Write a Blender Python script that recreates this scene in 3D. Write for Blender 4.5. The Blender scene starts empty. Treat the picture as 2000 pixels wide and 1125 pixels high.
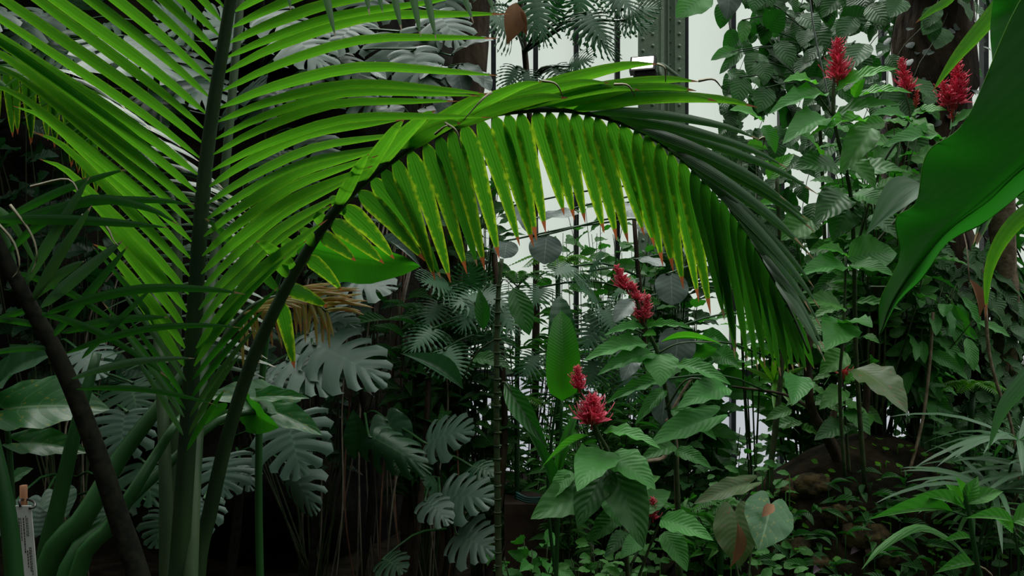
import bpy, math, random
import numpy as np
from mathutils import Vector, Matrix, noise
R = random.Random(11)
C = bpy.context.scene.collection
sc = bpy.context.scene
# ------------------------------------------------------------------ camera, light, exposure
CAMZ = 2.3; LENS = 30.0; F = 2000*LENS/36.0
cam_d = bpy.data.cameras.new('camera'); cam_d.lens = LENS; cam_d.sensor_width = 36; cam_d.clip_start = .05
cam = bpy.data.objects.new('camera', cam_d); C.objects.link(cam)
cam.location = (0, 0, CAMZ); cam.rotation_euler = (math.radians(90), 0, 0); sc.camera = cam
w = bpy.data.worlds.new('overcast_sky'); sc.world = w; w.use_nodes = True
nt = w.node_tree; nt.nodes.clear()
tc = nt.nodes.new('ShaderNodeTexCoord'); sx = nt.nodes.new('ShaderNodeSeparateXYZ')
rp = nt.nodes.new('ShaderNodeValToRGB'); bg = nt.nodes.new('ShaderNodeBackground'); ou = nt.nodes.new('ShaderNodeOutputWorld')
nt.links.new(tc.outputs['Generated'], sx.inputs[0]); nt.links.new(sx.outputs['Z'], rp.inputs[0])
mr = nt.nodes.new('ShaderNodeMapRange'); mr.interpolation_type = 'SMOOTHSTEP'      # sky brighter over the glazed wall than over the hall behind
mr.inputs[1].default_value = -1.3; mr.inputs[2].default_value = .8; mr.inputs[3].default_value = .2; mr.inputs[4].default_value = 2.3
dd = nt.nodes.new('ShaderNodeMath'); dd.operation = 'MULTIPLY_ADD'; dd.inputs[1].default_value = .9
nt.links.new(sx.outputs['X'], dd.inputs[0]); nt.links.new(sx.outputs['Y'], dd.inputs[2]); nt.links.new(dd.outputs[0], mr.inputs[0]); nt.links.new(mr.outputs[0], bg.inputs['Strength'])
el = rp.color_ramp.elements
el[0].position = 0.0; el[0].color = (.004, .005, .005, 1)
el[1].position = 1.0; el[1].color = (.93, 1.0, .95, 1)
e = el.new(.18); e.color = (.045, .05, .047, 1)
e = el.new(.5); e.color = (.50, .54, .50, 1)
nt.links.new(rp.outputs[0], bg.inputs[0]); nt.links.new(bg.outputs[0], ou.inputs[0])
sd = bpy.data.lights.new('hazy_sun', 'SUN'); sd.energy = 2.6; sd.angle = math.radians(35); sd.color = (1, 1, .96)
so = bpy.data.objects.new('hazy_sun', sd); C.objects.link(so)
so.rotation_euler = Vector((-.25, .45, .86)).to_track_quat('Z', 'Y').to_euler()
sc.view_settings.view_transform = 'Standard'; sc.view_settings.look = 'None'
sc.view_settings.exposure = 0.25; sc.view_settings.gamma = 1.0; sc.view_settings.use_curve_mapping = False
cy = sc.cycles
cy.max_bounces = 5; cy.diffuse_bounces = 2; cy.glossy_bounces = 2; cy.transmission_bounces = 4; cy.transparent_max_bounces = 6
cy.sample_clamp_indirect = 3.0; cy.caustics_reflective = False; cy.caustics_refractive = False

def P(x, y, d): return Vector(((x-1000)*d/F, d, CAMZ+(562.5-y)*d/F))
# ------------------------------------------------------------------ helpers
class MB:
    def __init__(s): s.v = []; s.f = []; s.uv = []; s.r = []; s.n = 0
    def add(s, v, f, uv=None, rnd=0.5):
        v = np.asarray(v, float).reshape(-1, 3); n = len(v)
        s.v.append(v); s.f.extend([tuple(i+s.n for i in q) for q in f])
        s.uv.append(np.zeros((n, 2)) if uv is None else np.asarray(uv, float).reshape(-1, 2))
        s.r.append(np.full(n, rnd)); s.n += n
    def mesh(s, name, smooth=True):
        m = bpy.data.meshes.new(name)
        v = np.concatenate(s.v); uv = np.concatenate(s.uv); r = np.concatenate(s.r)
        m.from_pydata(v.tolist(), [], s.f)
        ul = m.uv_layers.new(name='UVMap')
        idx = np.zeros(len(m.loops), dtype=np.int32); m.loops.foreach_get('vertex_index', idx)
        ul.data.foreach_set('uv', uv[idx].astype(np.float32).ravel())
        a = m.attributes.new('rnd', 'FLOAT', 'POINT'); a.data.foreach_set('value', r.astype(np.float32))
        if smooth: m.polygons.foreach_set('use_smooth', np.ones(len(m.polygons), dtype=bool))
        return m
    def build(s, name, mat, parent=None, smooth=True):
        m = s.mesh(name, smooth); m.materials.append(mat)
        return link(name, m, parent)
def link(name, m, parent=None):
    o = bpy.data.objects.new(name, m); C.objects.link(o)
    if parent: o.parent = parent
    return o
def thing(name, label, cat, group=None, loc=(0, 0, 0)):
    o = bpy.data.objects.new(name, None); C.objects.link(o); o.empty_display_size = .05
    return tag(o, label, cat, group)
def tag(o, label, cat, group=None, kind=None):
    o['label'] = label; o['category'] = cat
    if group: o['group'] = group
    if kind: o['kind'] = kind
    return o
def struct(o): o['kind'] = 'structure'; return o
def cr(pts, n):
    p = np.array([list(q) for q in pts], float); k = len(p)
    if k == 2: return np.array([p[0]+(p[1]-p[0])*t for t in np.linspace(0, 1, n)])
    e = np.vstack([2*p[0]-p[1], p, 2*p[-1]-p[-2]]); out = []
    for t in np.linspace(0, k-1, n):
        i = min(int(t), k-2); u = t-i; a, b, c, d = e[i:i+4]
        out.append(.5*((2*b)+(-a+c)*u+(2*a-5*b+4*c-d)*u*u+(-a+3*b-3*c+d)*u**3))
    return np.array(out)
def tube(mb, pts, r0, r1=None, n=None, sides=7, rnd=.5, bump=0, pw=1.0):
    r1 = r0 if r1 is None else r1; n = n or max(2, (len(pts)-1)*4+1)
    c = cr(pts, n); t = np.gradient(c, axis=0); t /= np.linalg.norm(t, axis=1)[:, None]+1e-9
    ref = np.array([0, 0, 1.]) if abs(t[0][2]) < .9 else np.array([0, 1., 0]); V = []; U = []
    for i in range(n):
        a = np.cross(t[i], ref); a /= np.linalg.norm(a)+1e-9; b = np.cross(t[i], a); ref = -np.cross(t[i], a)*1.0 if False else ref
        u = i/(n-1); r = r0+(r1-r0)*u**pw
        for k in range(sides+1):
            g = 2*math.pi*k/sides
            rr = r*(1+(bump*noise.noise(Vector((c[i][0]*9+math.cos(g)*2, c[i][1]*9+math.sin(g)*2, c[i][2]*9))) if bump else 0))
            V.append(c[i]+a*math.cos(g)*rr+b*math.sin(g)*rr); U.append((k/sides, u))
    f = [(i*(sides+1)+k, i*(sides+1)+k+1, (i+1)*(sides+1)+k+1, (i+1)*(sides+1)+k) for i in range(n-1) for k in range(sides)]
    m = len(V); V.append(c[0]); U.append((.5, 0)); V.append(c[-1]); U.append((.5, 1))
    for k in range(sides):
        f.append((m, k+1, k)); q = (n-1)*(sides+1); f.append((m+1, q+k, q+k+1))
    mb.add(V, f, U, rnd)
def box(mb, lo, hi, rnd=.5, b=0.0):
    x0, y0, z0 = lo; x1, y1, z1 = hi
    v = [(x0, y0, z0), (x1, y0, z0), (x1, y1, z0), (x0, y1, z0), (x0, y0, z1), (x1, y0, z1), (x1, y1, z1), (x0, y1, z1)]
    mb.add(v, [(0, 3, 2, 1), (4, 5, 6, 7), (0, 1, 5, 4), (1, 2, 6, 5), (2, 3, 7, 6), (3, 0, 4, 7)], [(a % 2, a//4) for a in range(8)], rnd)
# ------------------------------------------------------------------ materials
def mat(name):
    m = bpy.data.materials.new(name); m.use_nodes = True; n = m.node_tree; n.nodes.clear(); return m, n
class NT:
    def __init__(s, n): s.n = n
    def node(s, t, **k):
        o = s.n.nodes.new(t)
        for a, b in k.items(): setattr(o, a, b)
        return o
    def inp(s, sock, v):
        if isinstance(v, bpy.types.NodeSocket): s.n.links.new(v, sock)
        else: sock.default_value = v
    def m(s, op, a, b=0.0, c=None, clamp=False):
        o = s.node('ShaderNodeMath', operation=op); o.use_clamp = clamp
        s.inp(o.inputs[0], a); s.inp(o.inputs[1], b)
        if c is not None: s.inp(o.inputs[2], c)
        return o.outputs[0]
    def mix(s, f, a, b):
        o = s.node('ShaderNodeMix', data_type='RGBA'); s.inp(o.inputs['Factor'], f)
        s.inp(o.inputs['A'], a); s.inp(o.inputs['B'], b); return o.outputs['Result']
    def smooth(s, x, a, b):
        o = s.node('ShaderNodeMapRange', interpolation_type='SMOOTHSTEP'); s.inp(o.inputs[0], x)
        s.inp(o.inputs[1], a); s.inp(o.inputs[2], b); return o.outputs[0]
def c4(c): return (c[0], c[1], c[2], 1)
def leafmat(name, col, col2, trans, tw=.35, rough=.4, spec=.5, nveins=9, slant=.35, vein=(.2, .4, .15), veinamt=.35, bump=.25,
            edge=None, edgeamt=.0, tip=None, stripes=0, midw=.018, blotch=None, coat=0.0, tipv=.95):
    m, n = mat(name); g = NT(n)
    uv = g.node('ShaderNodeUVMap'); s = g.node('ShaderNodeSeparateXYZ'); n.links.new(uv.outputs[0], s.inputs[0])
    U, V = s.outputs[0], s.outputs[1]
    au = g.m('ABSOLUTE', g.m('SUBTRACT', U, .5))                     # 0 midrib .. .5 edge
    at = g.node('ShaderNodeAttribute', attribute_name='rnd'); oi = g.node('ShaderNodeObjectInfo')
    rv = g.m('FRACT', g.m('ADD', at.outputs['Fac'], g.m('MULTIPLY', oi.outputs['Random'], 1.0)))
    tcn = g.node('ShaderNodeTexCoord'); nz = g.node('ShaderNodeTexNoise'); nz.inputs['Scale'].default_value = 9
    nz.inputs['Detail'].default_value = 3; n.links.new(tcn.outputs['Object'], nz.inputs['Vector'])
    base = g.mix(g.m('ADD', g.m('MULTIPLY', rv, .7), g.m('MULTIPLY', nz.outputs[0], .3)), c4(col), c4(col2))
    h = None
    if nveins:
        ph = g.m('FRACT', g.m('MULTIPLY', g.m('SUBTRACT', V, g.m('MULTIPLY', au, slant)), float(nveins)))
        tri = g.m('ABSOLUTE', g.m('SUBTRACT', ph, .5))               # .5 on the vein
        vl = g.smooth(tri, .455, .5)
        base = g.mix(g.m('MULTIPLY', vl, veinamt*.6), base, c4(vein))
        h = g.m('SUBTRACT', 1.0, g.m('MULTIPLY', tri, 2.0))
    if stripes:
        st = g.m('ABSOLUTE', g.m('SUBTRACT', g.m('FRACT', g.m('MULTIPLY', U, float(stripes))), .5))
        sf = g.smooth(st, .25, .5); base = g.mix(g.m('MULTIPLY', sf, veinamt*.5), base, c4(vein))
        h = st if h is None else g.m('ADD', h, st)
    mid = g.m('SUBTRACT', 1.0, g.smooth(au, midw*.5, midw*1.6))
    base = g.mix(g.m('MULTIPLY', mid, veinamt), base, c4(vein))
    tcol = g.mix(g.m('MULTIPLY', mid, .5), g.mix(rv, c4(trans), c4([q*.8 for q in trans])), c4([q*.4 for q in trans]))
    if stripes: tcol = g.mix(g.m('MULTIPLY', sf, .45), tcol, c4([q*.45 for q in trans]))
    if edge:
        fl = g.node('ShaderNodeTexNoise'); fl.inputs['Scale'].default_value = 60; n.links.new(tcn.outputs['Object'], fl.inputs['Vector'])
        ef = g.m('MULTIPLY', g.smooth(g.m('ADD', g.m('ADD', au, g.m('MULTIPLY', V, .25)), g.m('MULTIPLY', g.m('SUBTRACT', fl.outputs[0], .5), .5)), .38, .68), edgeamt)
        base = g.mix(ef, base, c4(edge)); tcol = g.mix(ef, tcol, c4([min(1, q*1.5) for q in edge]))
    if blotch:
        b2 = g.node('ShaderNodeTexNoise'); b2.inputs['Scale'].default_value = 14; n.links.new(tcn.outputs['Object'], b2.inputs['Vector'])
        bf = g.smooth(b2.outputs[0], .62, .68); base = g.mix(bf, base, c4(blotch)); tcol = g.mix(bf, tcol, c4(blotch))
    if tip:
        tf = g.smooth(g.m('ADD', V, g.m('MULTIPLY', rv, .06)), tipv, tipv+.02)
        base = g.mix(tf, base, c4(tip)); tcol = g.mix(tf, tcol, c4([q*.8 for q in tip]))
    pb = g.node('ShaderNodeBsdfPrincipled'); n.links.new(base, pb.inputs['Base Color']); pb.inputs['Roughness'].default_value = rough
    pb.inputs['Specular IOR Level'].default_value = spec
    if coat: pb.inputs['Coat Weight'].default_value = coat; pb.inputs['Coat Roughness'].default_value = .25
    tr = g.node('ShaderNodeBsdfTranslucent'); n.links.new(tcol, tr.inputs[0])
    if h is not None and bump:
        bp = g.node('ShaderNodeBump'); bp.inputs['Strength'].default_value = bump; bp.inputs['Distance'].default_value = .004
        n.links.new(h, bp.inputs['Height']); n.links.new(bp.outputs[0], pb.inputs['Normal'])
    mx = g.node('ShaderNodeMixShader'); mx.inputs[0].default_value = tw
    n.links.new(pb.outputs[0], mx.inputs[1]); n.links.new(tr.outputs[0], mx.inputs[2])
    o = g.node('ShaderNodeOutputMaterial'); n.links.new(mx.outputs[0], o.inputs[0]); return m
def plain(name, a, b=None, scale=8, rough=.7, bump=0, metal=0, spec=.4, emit=None, detail=5, dist=.02, stretch=None, thr=(.35, .65)):
    m, n = mat(name); g = NT(n); b = b or a
    t = g.node('ShaderNodeTexCoord'); z = g.node('ShaderNodeTexNoise'); z.inputs['Scale'].default_value = scale; z.inputs['Detail'].default_value = detail
    v = t.outputs['Object']
    if stretch:
        mp = g.node('ShaderNodeMapping'); mp.inputs['Scale'].default_value = stretch; n.links.new(v, mp.inputs[0]); v = mp.outputs[0]
    n.links.new(v, z.inputs['Vector'])
    pb = g.node('ShaderNodeBsdfPrincipled'); pb.inputs['Roughness'].default_value = rough; pb.inputs['Metallic'].default_value = metal
    pb.inputs['Specular IOR Level'].default_value = spec
    n.links.new(g.mix(g.smooth(z.outputs[0], thr[0], thr[1]), c4(a), c4(b)), pb.inputs['Base Color'])
    if bump:
        bp = g.node('ShaderNodeBump'); bp.inputs['Strength'].default_value = bump; bp.inputs['Distance'].default_value = dist
        n.links.new(z.outputs[0], bp.inputs['Height']); n.links.new(bp.outputs[0], pb.inputs['Normal'])
    if emit:
        pb.inputs['Emission Color'].default_value = c4(emit[0]); pb.inputs['Emission Strength'].default_value = emit[1]
    o = g.node('ShaderNodeOutputMaterial'); n.links.new(pb.outputs[0], o.inputs[0]); return m
M = dict(
 palm=leafmat('palm_leaflet_green', (.012, .10, .008), (.022, .15, .010), (.11, .42, .014), tw=.5, rough=.42, spec=.3, nveins=0, stripes=5,
              vein=(.02, .16, .01), veinamt=.3, bump=.15, edge=(.22, .42, .02), edgeamt=.25, tip=(.30, .12, .05), midw=.03),
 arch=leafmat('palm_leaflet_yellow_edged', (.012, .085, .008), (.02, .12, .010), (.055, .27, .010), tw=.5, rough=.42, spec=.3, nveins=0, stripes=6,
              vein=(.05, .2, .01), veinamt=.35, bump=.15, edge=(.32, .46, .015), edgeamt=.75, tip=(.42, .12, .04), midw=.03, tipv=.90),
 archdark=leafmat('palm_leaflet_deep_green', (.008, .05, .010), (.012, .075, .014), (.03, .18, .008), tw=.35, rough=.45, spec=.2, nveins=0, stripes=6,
              vein=(.03, .12, .02), veinamt=.3, bump=.15, edge=(.1, .25, .02), edgeamt=.15, tip=(.3, .2, .1), midw=.03),
 palmdusk=leafmat('palm_leaflet_dusky', (.010, .06, .010), (.016, .085, .012), (.03, .2, .008), tw=.4, rough=.5, spec=.2, nveins=0, stripes=5,
              vein=(.03, .12, .02), veinamt=.3, bump=.1, tip=(.3, .2, .1), midw=.03),
 palmpale=leafmat('palm_leaflet_grey_green', (.03, .09, .035), (.06, .14, .06), (.05, .2, .02), tw=.25, rough=.32, spec=.7, nveins=0, stripes=6,
              vein=(.1, .2, .1), veinamt=.3, bump=.2, tip=(.4, .3, .2), midw=.03),
 palmdead=leafmat('palm_leaflet_browning', (.16, .20, .02), (.3, .24, .05), (.4, .3, .03), tw=.4, rough=.5, nveins=0, stripes=5, veinamt=.2,
              edge=(.4, .12, .03), edgeamt=1.0, tip=(.45, .16, .06), midw=.03),
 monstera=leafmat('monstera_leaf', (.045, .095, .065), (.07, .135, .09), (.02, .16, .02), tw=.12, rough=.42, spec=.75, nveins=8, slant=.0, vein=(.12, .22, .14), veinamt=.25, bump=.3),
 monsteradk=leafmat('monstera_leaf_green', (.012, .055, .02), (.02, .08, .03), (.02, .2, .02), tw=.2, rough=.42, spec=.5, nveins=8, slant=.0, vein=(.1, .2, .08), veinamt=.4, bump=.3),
 philo=leafmat('split_philodendron_leaf', (.014, .08, .03), (.05, .17, .07), (.03, .22, .03), tw=.2, rough=.4, spec=.5, nveins=0, vein=(.1, .2, .08), veinamt=.2, bump=0),
 grey=leafmat('thick_grey_green_leaf', (.045, .085, .065), (.07, .12, .095), (.03, .12, .03), tw=.08, rough=.45, spec=.6, nveins=7, slant=.5, vein=(.3, .36, .3), veinamt=.45, bump=.1, midw=.012),
 shrub=leafmat('shrub_leaf_veined', (.04, .20, .035), (.075, .28, .05), (.07, .45, .02), tw=.3, rough=.48, spec=.35, nveins=11, slant=.5, vein=(.08, .24, .07), veinamt=.3, bump=.3, midw=.012),
 bright=leafmat('shrub_leaf_young', (.06, .32, .03), (.10, .42, .04), (.13, .62, .02), tw=.4, rough=.42, spec=.4, nveins=10, slant=.5, vein=(.2, .45, .1), veinamt=.3, bump=.4),
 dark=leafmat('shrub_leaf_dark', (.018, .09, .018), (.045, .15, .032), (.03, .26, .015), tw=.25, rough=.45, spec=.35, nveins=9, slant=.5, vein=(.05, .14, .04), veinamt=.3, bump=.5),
 mid=leafmat('foliage_mid_green', (.03, .15, .022), (.085, .26, .045), (.06, .42, .02), tw=.3, rough=.48, spec=.35, nveins=7, slant=.5, vein=(.08, .2, .06), veinamt=.3, bump=.3),
 lime=leafmat('foliage_lime_green', (.05, .2, .012), (.09, .28, .02), (.15, .5, .01), tw=.4, rough=.45, spec=.3, nveins=0, veinamt=.2, bump=0),
 olive=leafmat('olive_leaf', (.06, .11, .03), (.08, .14, .04), (.08, .25, .02), tw=.2, rough=.45, spec=.4, nveins=12, slant=.5, vein=(.15, .22, .08), veinamt=.4, bump=.15, blotch=(.16, .10, .05)),
 big=leafmat('broad_ginger_leaf', (.010, .06, .006), (.013, .075, .008), (.014, .16, .008), tw=.5, rough=.5, spec=.2, nveins=22, slant=.6, vein=(.02, .10, .01), veinamt=.1, bump=.04, edge=None, midw=.01),
 paddle=leafmat('paddle_leaf', (.03, .16, .015), (.035, .18, .018), (.06, .45, .01), tw=.4, rough=.35, spec=.4, nveins=30, slant=.2, vein=(.15, .4, .1), veinamt=.35, bump=.2),
 elephant=leafmat('elephant_ear_leaf', (.02, .11, .03), (.03, .14, .035), (.04, .4, .01), tw=.35, rough=.4, spec=.6, nveins=6, slant=.6, vein=(.3, .45, .25), veinamt=.5, bump=.15, blotch=(.16, .22, .03)),
 fern=leafmat('fern_frond', (.04, .15, .03), (.07, .2, .04), (.08, .35, .02), tw=.35, rough=.5, spec=.3, nveins=0, veinamt=.1, bump=0),
 grass=leafmat('umbrella_palm_blade', (.05, .13, .06), (.08, .18, .085), (.05, .25, .03), tw=.3, rough=.42, spec=.5, nveins=0, stripes=5, veinamt=.3, bump=.2),
 deadleaf=leafmat('withered_leaf', (.22, .10, .05), (.35, .18, .10), (.3, .12, .05), tw=.2, rough=.7, spec=.2, nveins=0, veinamt=.1, bump=0),
 purple=leafmat('purple_leaf', (.05, .02, .045), (.10, .07, .09), (.1, .03, .06), tw=.2, rough=.4, spec=.5, nveins=0, stripes=3, vein=(.3, .32, .3), veinamt=.4, bump=0),
 flower=leafmat('crimson_bract', (.62, .012, .07), (.95, .2, .28), (.95, .06, .14), tw=.3, rough=.5, spec=.3, nveins=0, vein=(.9, .3, .35), veinamt=.15, bump=0),
 pinkflower=leafmat('coral_pink_bract', (.65, .06, .07), (.85, .16, .15), (.9, .15, .12), tw=.3, rough=.5, spec=.3, nveins=0, vein=(.9, .3, .35), veinamt=.1, bump=0),
 rachis=plain('palm_stalk', (.010, .028, .010), (.022, .05, .016), 14, .45, .3, stretch=(1, 1, .2), dist=.004),
 rachisgrey=plain('palm_stalk_grey_green', (.025, .06, .022), (.06, .10, .045), 14, .5, .2, stretch=(1, 1, .2), dist=.004),
 darkstalk=plain('dark_rough_stalk', (.006, .008, .005), (.016, .016, .010), 40, .8, .6, dist=.004, spec=.1),
 stalk=plain('green_stalk', (.012, .055, .014), (.022, .09, .02), 10, .35, .1, stretch=(1, 1, .1)),
 stem=plain('shrub_stem', (.03, .06, .02), (.06, .08, .03), 25, .6, .3),
 bark=plain('brown_bark', (.025, .014, .008), (.08, .05, .03), 16, .85, .9, stretch=(1, 1, .3), dist=.03),
 barkpale=plain('pale_twig_bark', (.14, .10, .06), (.24, .18, .12), 22, .8, .5),
 dry=plain('dry_pale_leaf_tip', (.26, .24, .16), (.38, .34, .24), 12, .8),
 root=plain('aerial_root', (.09, .075, .055), (.17, .14, .10), 12, .8, .3),
 redroot=plain('red_brown_root', (.10, .04, .02), (.16, .07, .04), 12, .8, .3),
 rock=plain('shade_toned_rock', (.004, .004, .0035), (.016, .013, .010), 3, .95, .9, dist=.08, spec=.1),  # near-black tone puts the darkness of the unlit hollow into the rock colour
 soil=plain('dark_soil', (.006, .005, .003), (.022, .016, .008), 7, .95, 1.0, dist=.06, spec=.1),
 moss=plain('mossy_rock', (.02, .013, .007), (.07, .045, .018), 6, .95, 1.0, dist=.06, spec=.1),
 ochre=plain('ochre_mossy_stone', (.015, .012, .005), (.09, .06, .02), 22, .95, 1.0, dist=.02),
 steel=plain('green_painted_steel', (.36, .46, .35), (.44, .53, .41), 30, .45, .05),
 steeldk=plain('dark_green_painted_steel', (.22, .31, .22), (.27, .36, .26), 30, .45, .05),
 bar=plain('grey_glazing_bar', (.018, .022, .026), (.03, .035, .04), 10, .5, 0),
 glass=plain('frosted_pane', (.5, .55, .52), (.6, .66, .62), 3, .6, 0, emit=((.77, .85, .76), .58), stretch=(1, 1, .15)),
 glasslow=plain('frosted_pane_lower', (.5, .52, .56), (.6, .62, .66), 3, .6, 0, emit=((.74, .78, .84), .48), stretch=(1, 1, .15)),
 masonry=plain('rendered_wall', (.16, .15, .14), (.26, .25, .23), 6, .9, .4),
 clay=plain('brown_planter', (.07, .04, .032), (.10, .06, .045), 9, .8, .3),
 white=plain('white_plastic', (.42, .44, .42), (.52, .53, .50), 14, .5, 0),
 black=plain('black_metal', (.012, .012, .013), (.02, .02, .02), 14, .4, 0),
 lampglass=plain('lit_lamp_glass', (.9, .9, .8), rough=.3, emit=((1, .95, .8), 3.0)),
 hose=plain('teal_hose', (.02, .12, .11), (.03, .16, .14), 14, .4, 0),
 wire=plain('steel_wire', (.3, .33, .32), rough=.3, metal=.6),
 ink=plain('black_ink', (.02, .02, .02), rough=.6),
 wood=plain('orange_brown_wood', (.16, .06, .025), (.24, .10, .04), 9, .7, .2, stretch=(1, 1, .2)),
)
# ------------------------------------------------------------------ leaf prototypes (length 1 along +Y, width 1 along X, face +Z)
def proto(wf, nu=4, nv=10, arch=.08, fold=.12, wave=0., nw=3, heart=0., curl=0., serr=0.):
    V = []; U = []
    for j in range(nv+1):
        v = j/nv; w = max(.004, wf(v))
        for i in range(-nu, nu+1):
            x = i/nu; X = x*w*.5
            y = v-heart*abs(x)**1.2*(1-v)**3 if heart >= 0 else v+heart*math.sin(math.pi*abs(x)**.9)*(1-v)**3
            z = arch*4*v*(1-v)+fold*abs(X)+wave*math.sin(v*math.pi*2*nw+(1.3 if x > 0 else 0))*x*x*w - curl*X*X
            V.append((X, y, z)); U.append((.5+x*.5, v))
    k = 2*nu+1
    f = [(j*k+i, j*k+i+1, (j+1)*k+i+1, (j+1)*k+i) for j in range(nv) for i in range(k-1)]
    return np.array(V), f, np.array(U)
sp = lambda a, b: (lambda v: math.sin(math.pi*min(1, max(0, v))**a)**b)
def finger(nf=7, t0=.35, gap=.45, taper=.0, nt_=7, W=.56, jag=0, arch=.06, droop=.25):
    V = []; U = []; F_ = []; jl = random.Random(nf*7+int(droop*10)); jt = {(q, k): jl.uniform(-.22, .22)/nf for q in (-1, 1) for k in range(nf+1)}
    for sgn in (-1, 1):
        for k in range(nf):
            s0, s1 = k/nf, (k+1)/nf; sm = (s0+s1)/2; base = len(V); ns = 4
            if not jag: s0, s1 = s0+(jt[sgn, k] if k else 0), s1+(jt[sgn, k+1] if k < nf-1 else 0); sm = (s0+s1)/2
            kl = jl.uniform(.9, 1.08)
            for a in range(nt_+1):
                t = a/nt_; q_ = max(0, (t-t0)/(1-t0)); sh = gap*min(1, q_*2.2)**.8 if jag else gap*1.25*math.sin(math.pi*.8*q_**.6)
                if taper and t > t0: sh = sh+(1-sh)*taper*((t-t0)/(1-t0))**2
                if jag and t > t0: sh *= (1+jag*math.sin(t*21+k))
                for b in range(ns+1):
                    s = s0+(s1-s0)*b/ns; s = sm+(s-sm)*(1-sh)
                    phi = math.radians(138*(1-s)**1.0+6); L = W*(math.sin(math.pi*(.22+.72*s))**.6)*(1-.12*abs(b/ns-.5)*2*(t > .9))*(kl if not jag else 1)
                    if s > .85: L *= 1-.35*(s-.85)/.15
                    my = .06+.86*s**1.25; ph2 = phi*(1-.28*t)
                    x = L*t*math.sin(ph2); y = my*1.0+L*t*math.cos(ph2)
                    y = my*(1)+L*t*math.cos(ph2)*.8
                    V.append((sgn*x, y, arch*4*y*(1-y)*.6-droop*x*x+.02*math.sin(b/ns*math.pi)*t)); U.append((.5+sgn*.5*t, s*.999))
            for a in range(nt_):
                for b in range(ns):
                    q = base+a*(ns+1)+b; F_.append((q, q+1, q+ns+2, q+ns+1))
    return np.array(V), F_, np.array(U)
PR = dict(
 oval=proto(sp(.85, .75), arch=.06, fold=.12, wave=.03), ovate=proto(sp(.62, .85), arch=.08, fold=.15, wave=.04, nw=4, nv=12),
 lance=proto(sp(.8, 1.2), arch=.10, fold=.25), round=proto(sp(.9, .5), arch=.03, fold=.05, wave=.03, nw=2),
 heart=proto(lambda v: math.sin(math.pi*(.27+.73*v))**.9 if v < 1 else 0, nu=6, arch=.06, fold=.12, heart=-.2, wave=.03, nv=12), strap=proto(sp(.7, .45), nu=2, arch=.14, fold=.25),
 small=proto(sp(.75, .9), nu=1, nv=4, arch=.08, fold=.2), smallround=proto(sp(.9, .6), nu=1, nv=4, arch=.05, fold=.1),
 ivy=proto(lambda v: max(.01, (1.0 if v < .3 else (1.15-v)*1.05)*(.75+.25*math.cos(v*14)))*(min(1, v*8+.3) if v < .1 else 1)*(1-v**6), nu=2, nv=8, arch=.05, fold=.12, heart=.2),
 monstera=finger(6, .38, .24), monstera2=finger(5, .3, .22, 0, 7, .5, arch=.1, droop=.55), monstera3=finger(6, .42, .3, .1, 7, .58, droop=.9),
 philo=finger(8, .16, .5, .55, 8, .62, jag=.35, droop=.3), philofine=finger(10, .12, .55, .6, 8, .62, jag=.45, droop=.5),
)
PM = {}
def pmesh(k, m, jit=0):
    key = (k, m)
    if key not in PM:
        mb = MB(); v, f, u = PR[k]; mb.add(v, f, u, 0.0); me = mb.mesh(k+'_leaf'); me.materials.append(M[m]); PM[key] = me
    return PM[key]
def frame(a, b, nrm, w):
    y = Vector(b)-Vector(a); L = y.length; yn = y/L; n = Vector(nrm); x = yn.cross(n)
    if x.length < 1e-3: x = yn.cross(Vector((0, 1, .3)))
    x.normalize(); z = x.cross(yn).normalized()
    return x*w, y, z*L
def leafobj(kind, m, parent, a, b, wpx=None, w=None, nrm=(0, -.7, .7), name='leaf', label=None):
    """a, b base and tip points; wpx apparent width"""
    x, y, z = frame(a, b, nrm, 1.0)
    if w is None:
        d = (a[1]+b[1])/2; dirv = y.normalized(); vis = math.sqrt(max(.12, 1-(x.y)**2)); w = wpx*d/F/vis
    x = x*w
    o = link(name, pmesh(kind, m), parent)
    o.matrix_local = Matrix(((x.x, y.x, z.x, a[0]), (x.y, y.y, z.y, a[1]), (x.z, y.z, z.z, a[2]), (0, 0, 0, 1)))
    if label: o['label'] = label
    return o
def putleaf(mb, kind, a, b, nrm, w, rnd=None):
    x, y, z = frame(a, b, nrm, w); v, f, u = PR[kind]
    mat3 = np.array([list(x), list(y), list(z)])
    mb.add(v@mat3+np.array(list(a)), f, u, R.random() if rnd is None else rnd)
def LP(parent, lst, m='shrub', kind='ovate', ground=None, stems=None, sm='stem', sr=.004):
    """list of (x0,y0,d0, x1,y1,d1, wpx [, mat, kind, nrm])"""
    for q in lst:
        k = dict(zip(('m', 'kind', 'nrm'), q[7:]))
        leafobj(k.get('kind') or kind, k.get('m') or m, parent, P(*q[:3]), P(*q[3:6]), wpx=q[6], nrm=k.get('nrm') or (0, -.7, .7))
def gz(x, y):
    """ground height"""
    b = .7-.25*min(1, max(0, (y-1.2)/1.0)) if y < 2.2 else .45
    m = math.exp(-(((x-1.75)/.95)**2)-(((y-4.35)/.85)**2))*1.02
    m2 = math.exp(-(((x-3.4)/1.2)**2)-(((y-4.8)/1.2)**2))*.8
    n = noise.noise(Vector((x*1.3, y*1.3, 0)))*.06+noise.noise(Vector((x*4, y*4, 3)))*.03
    return b+m+m2*.6+n*(1 if y > 1.6 else .2)
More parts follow.
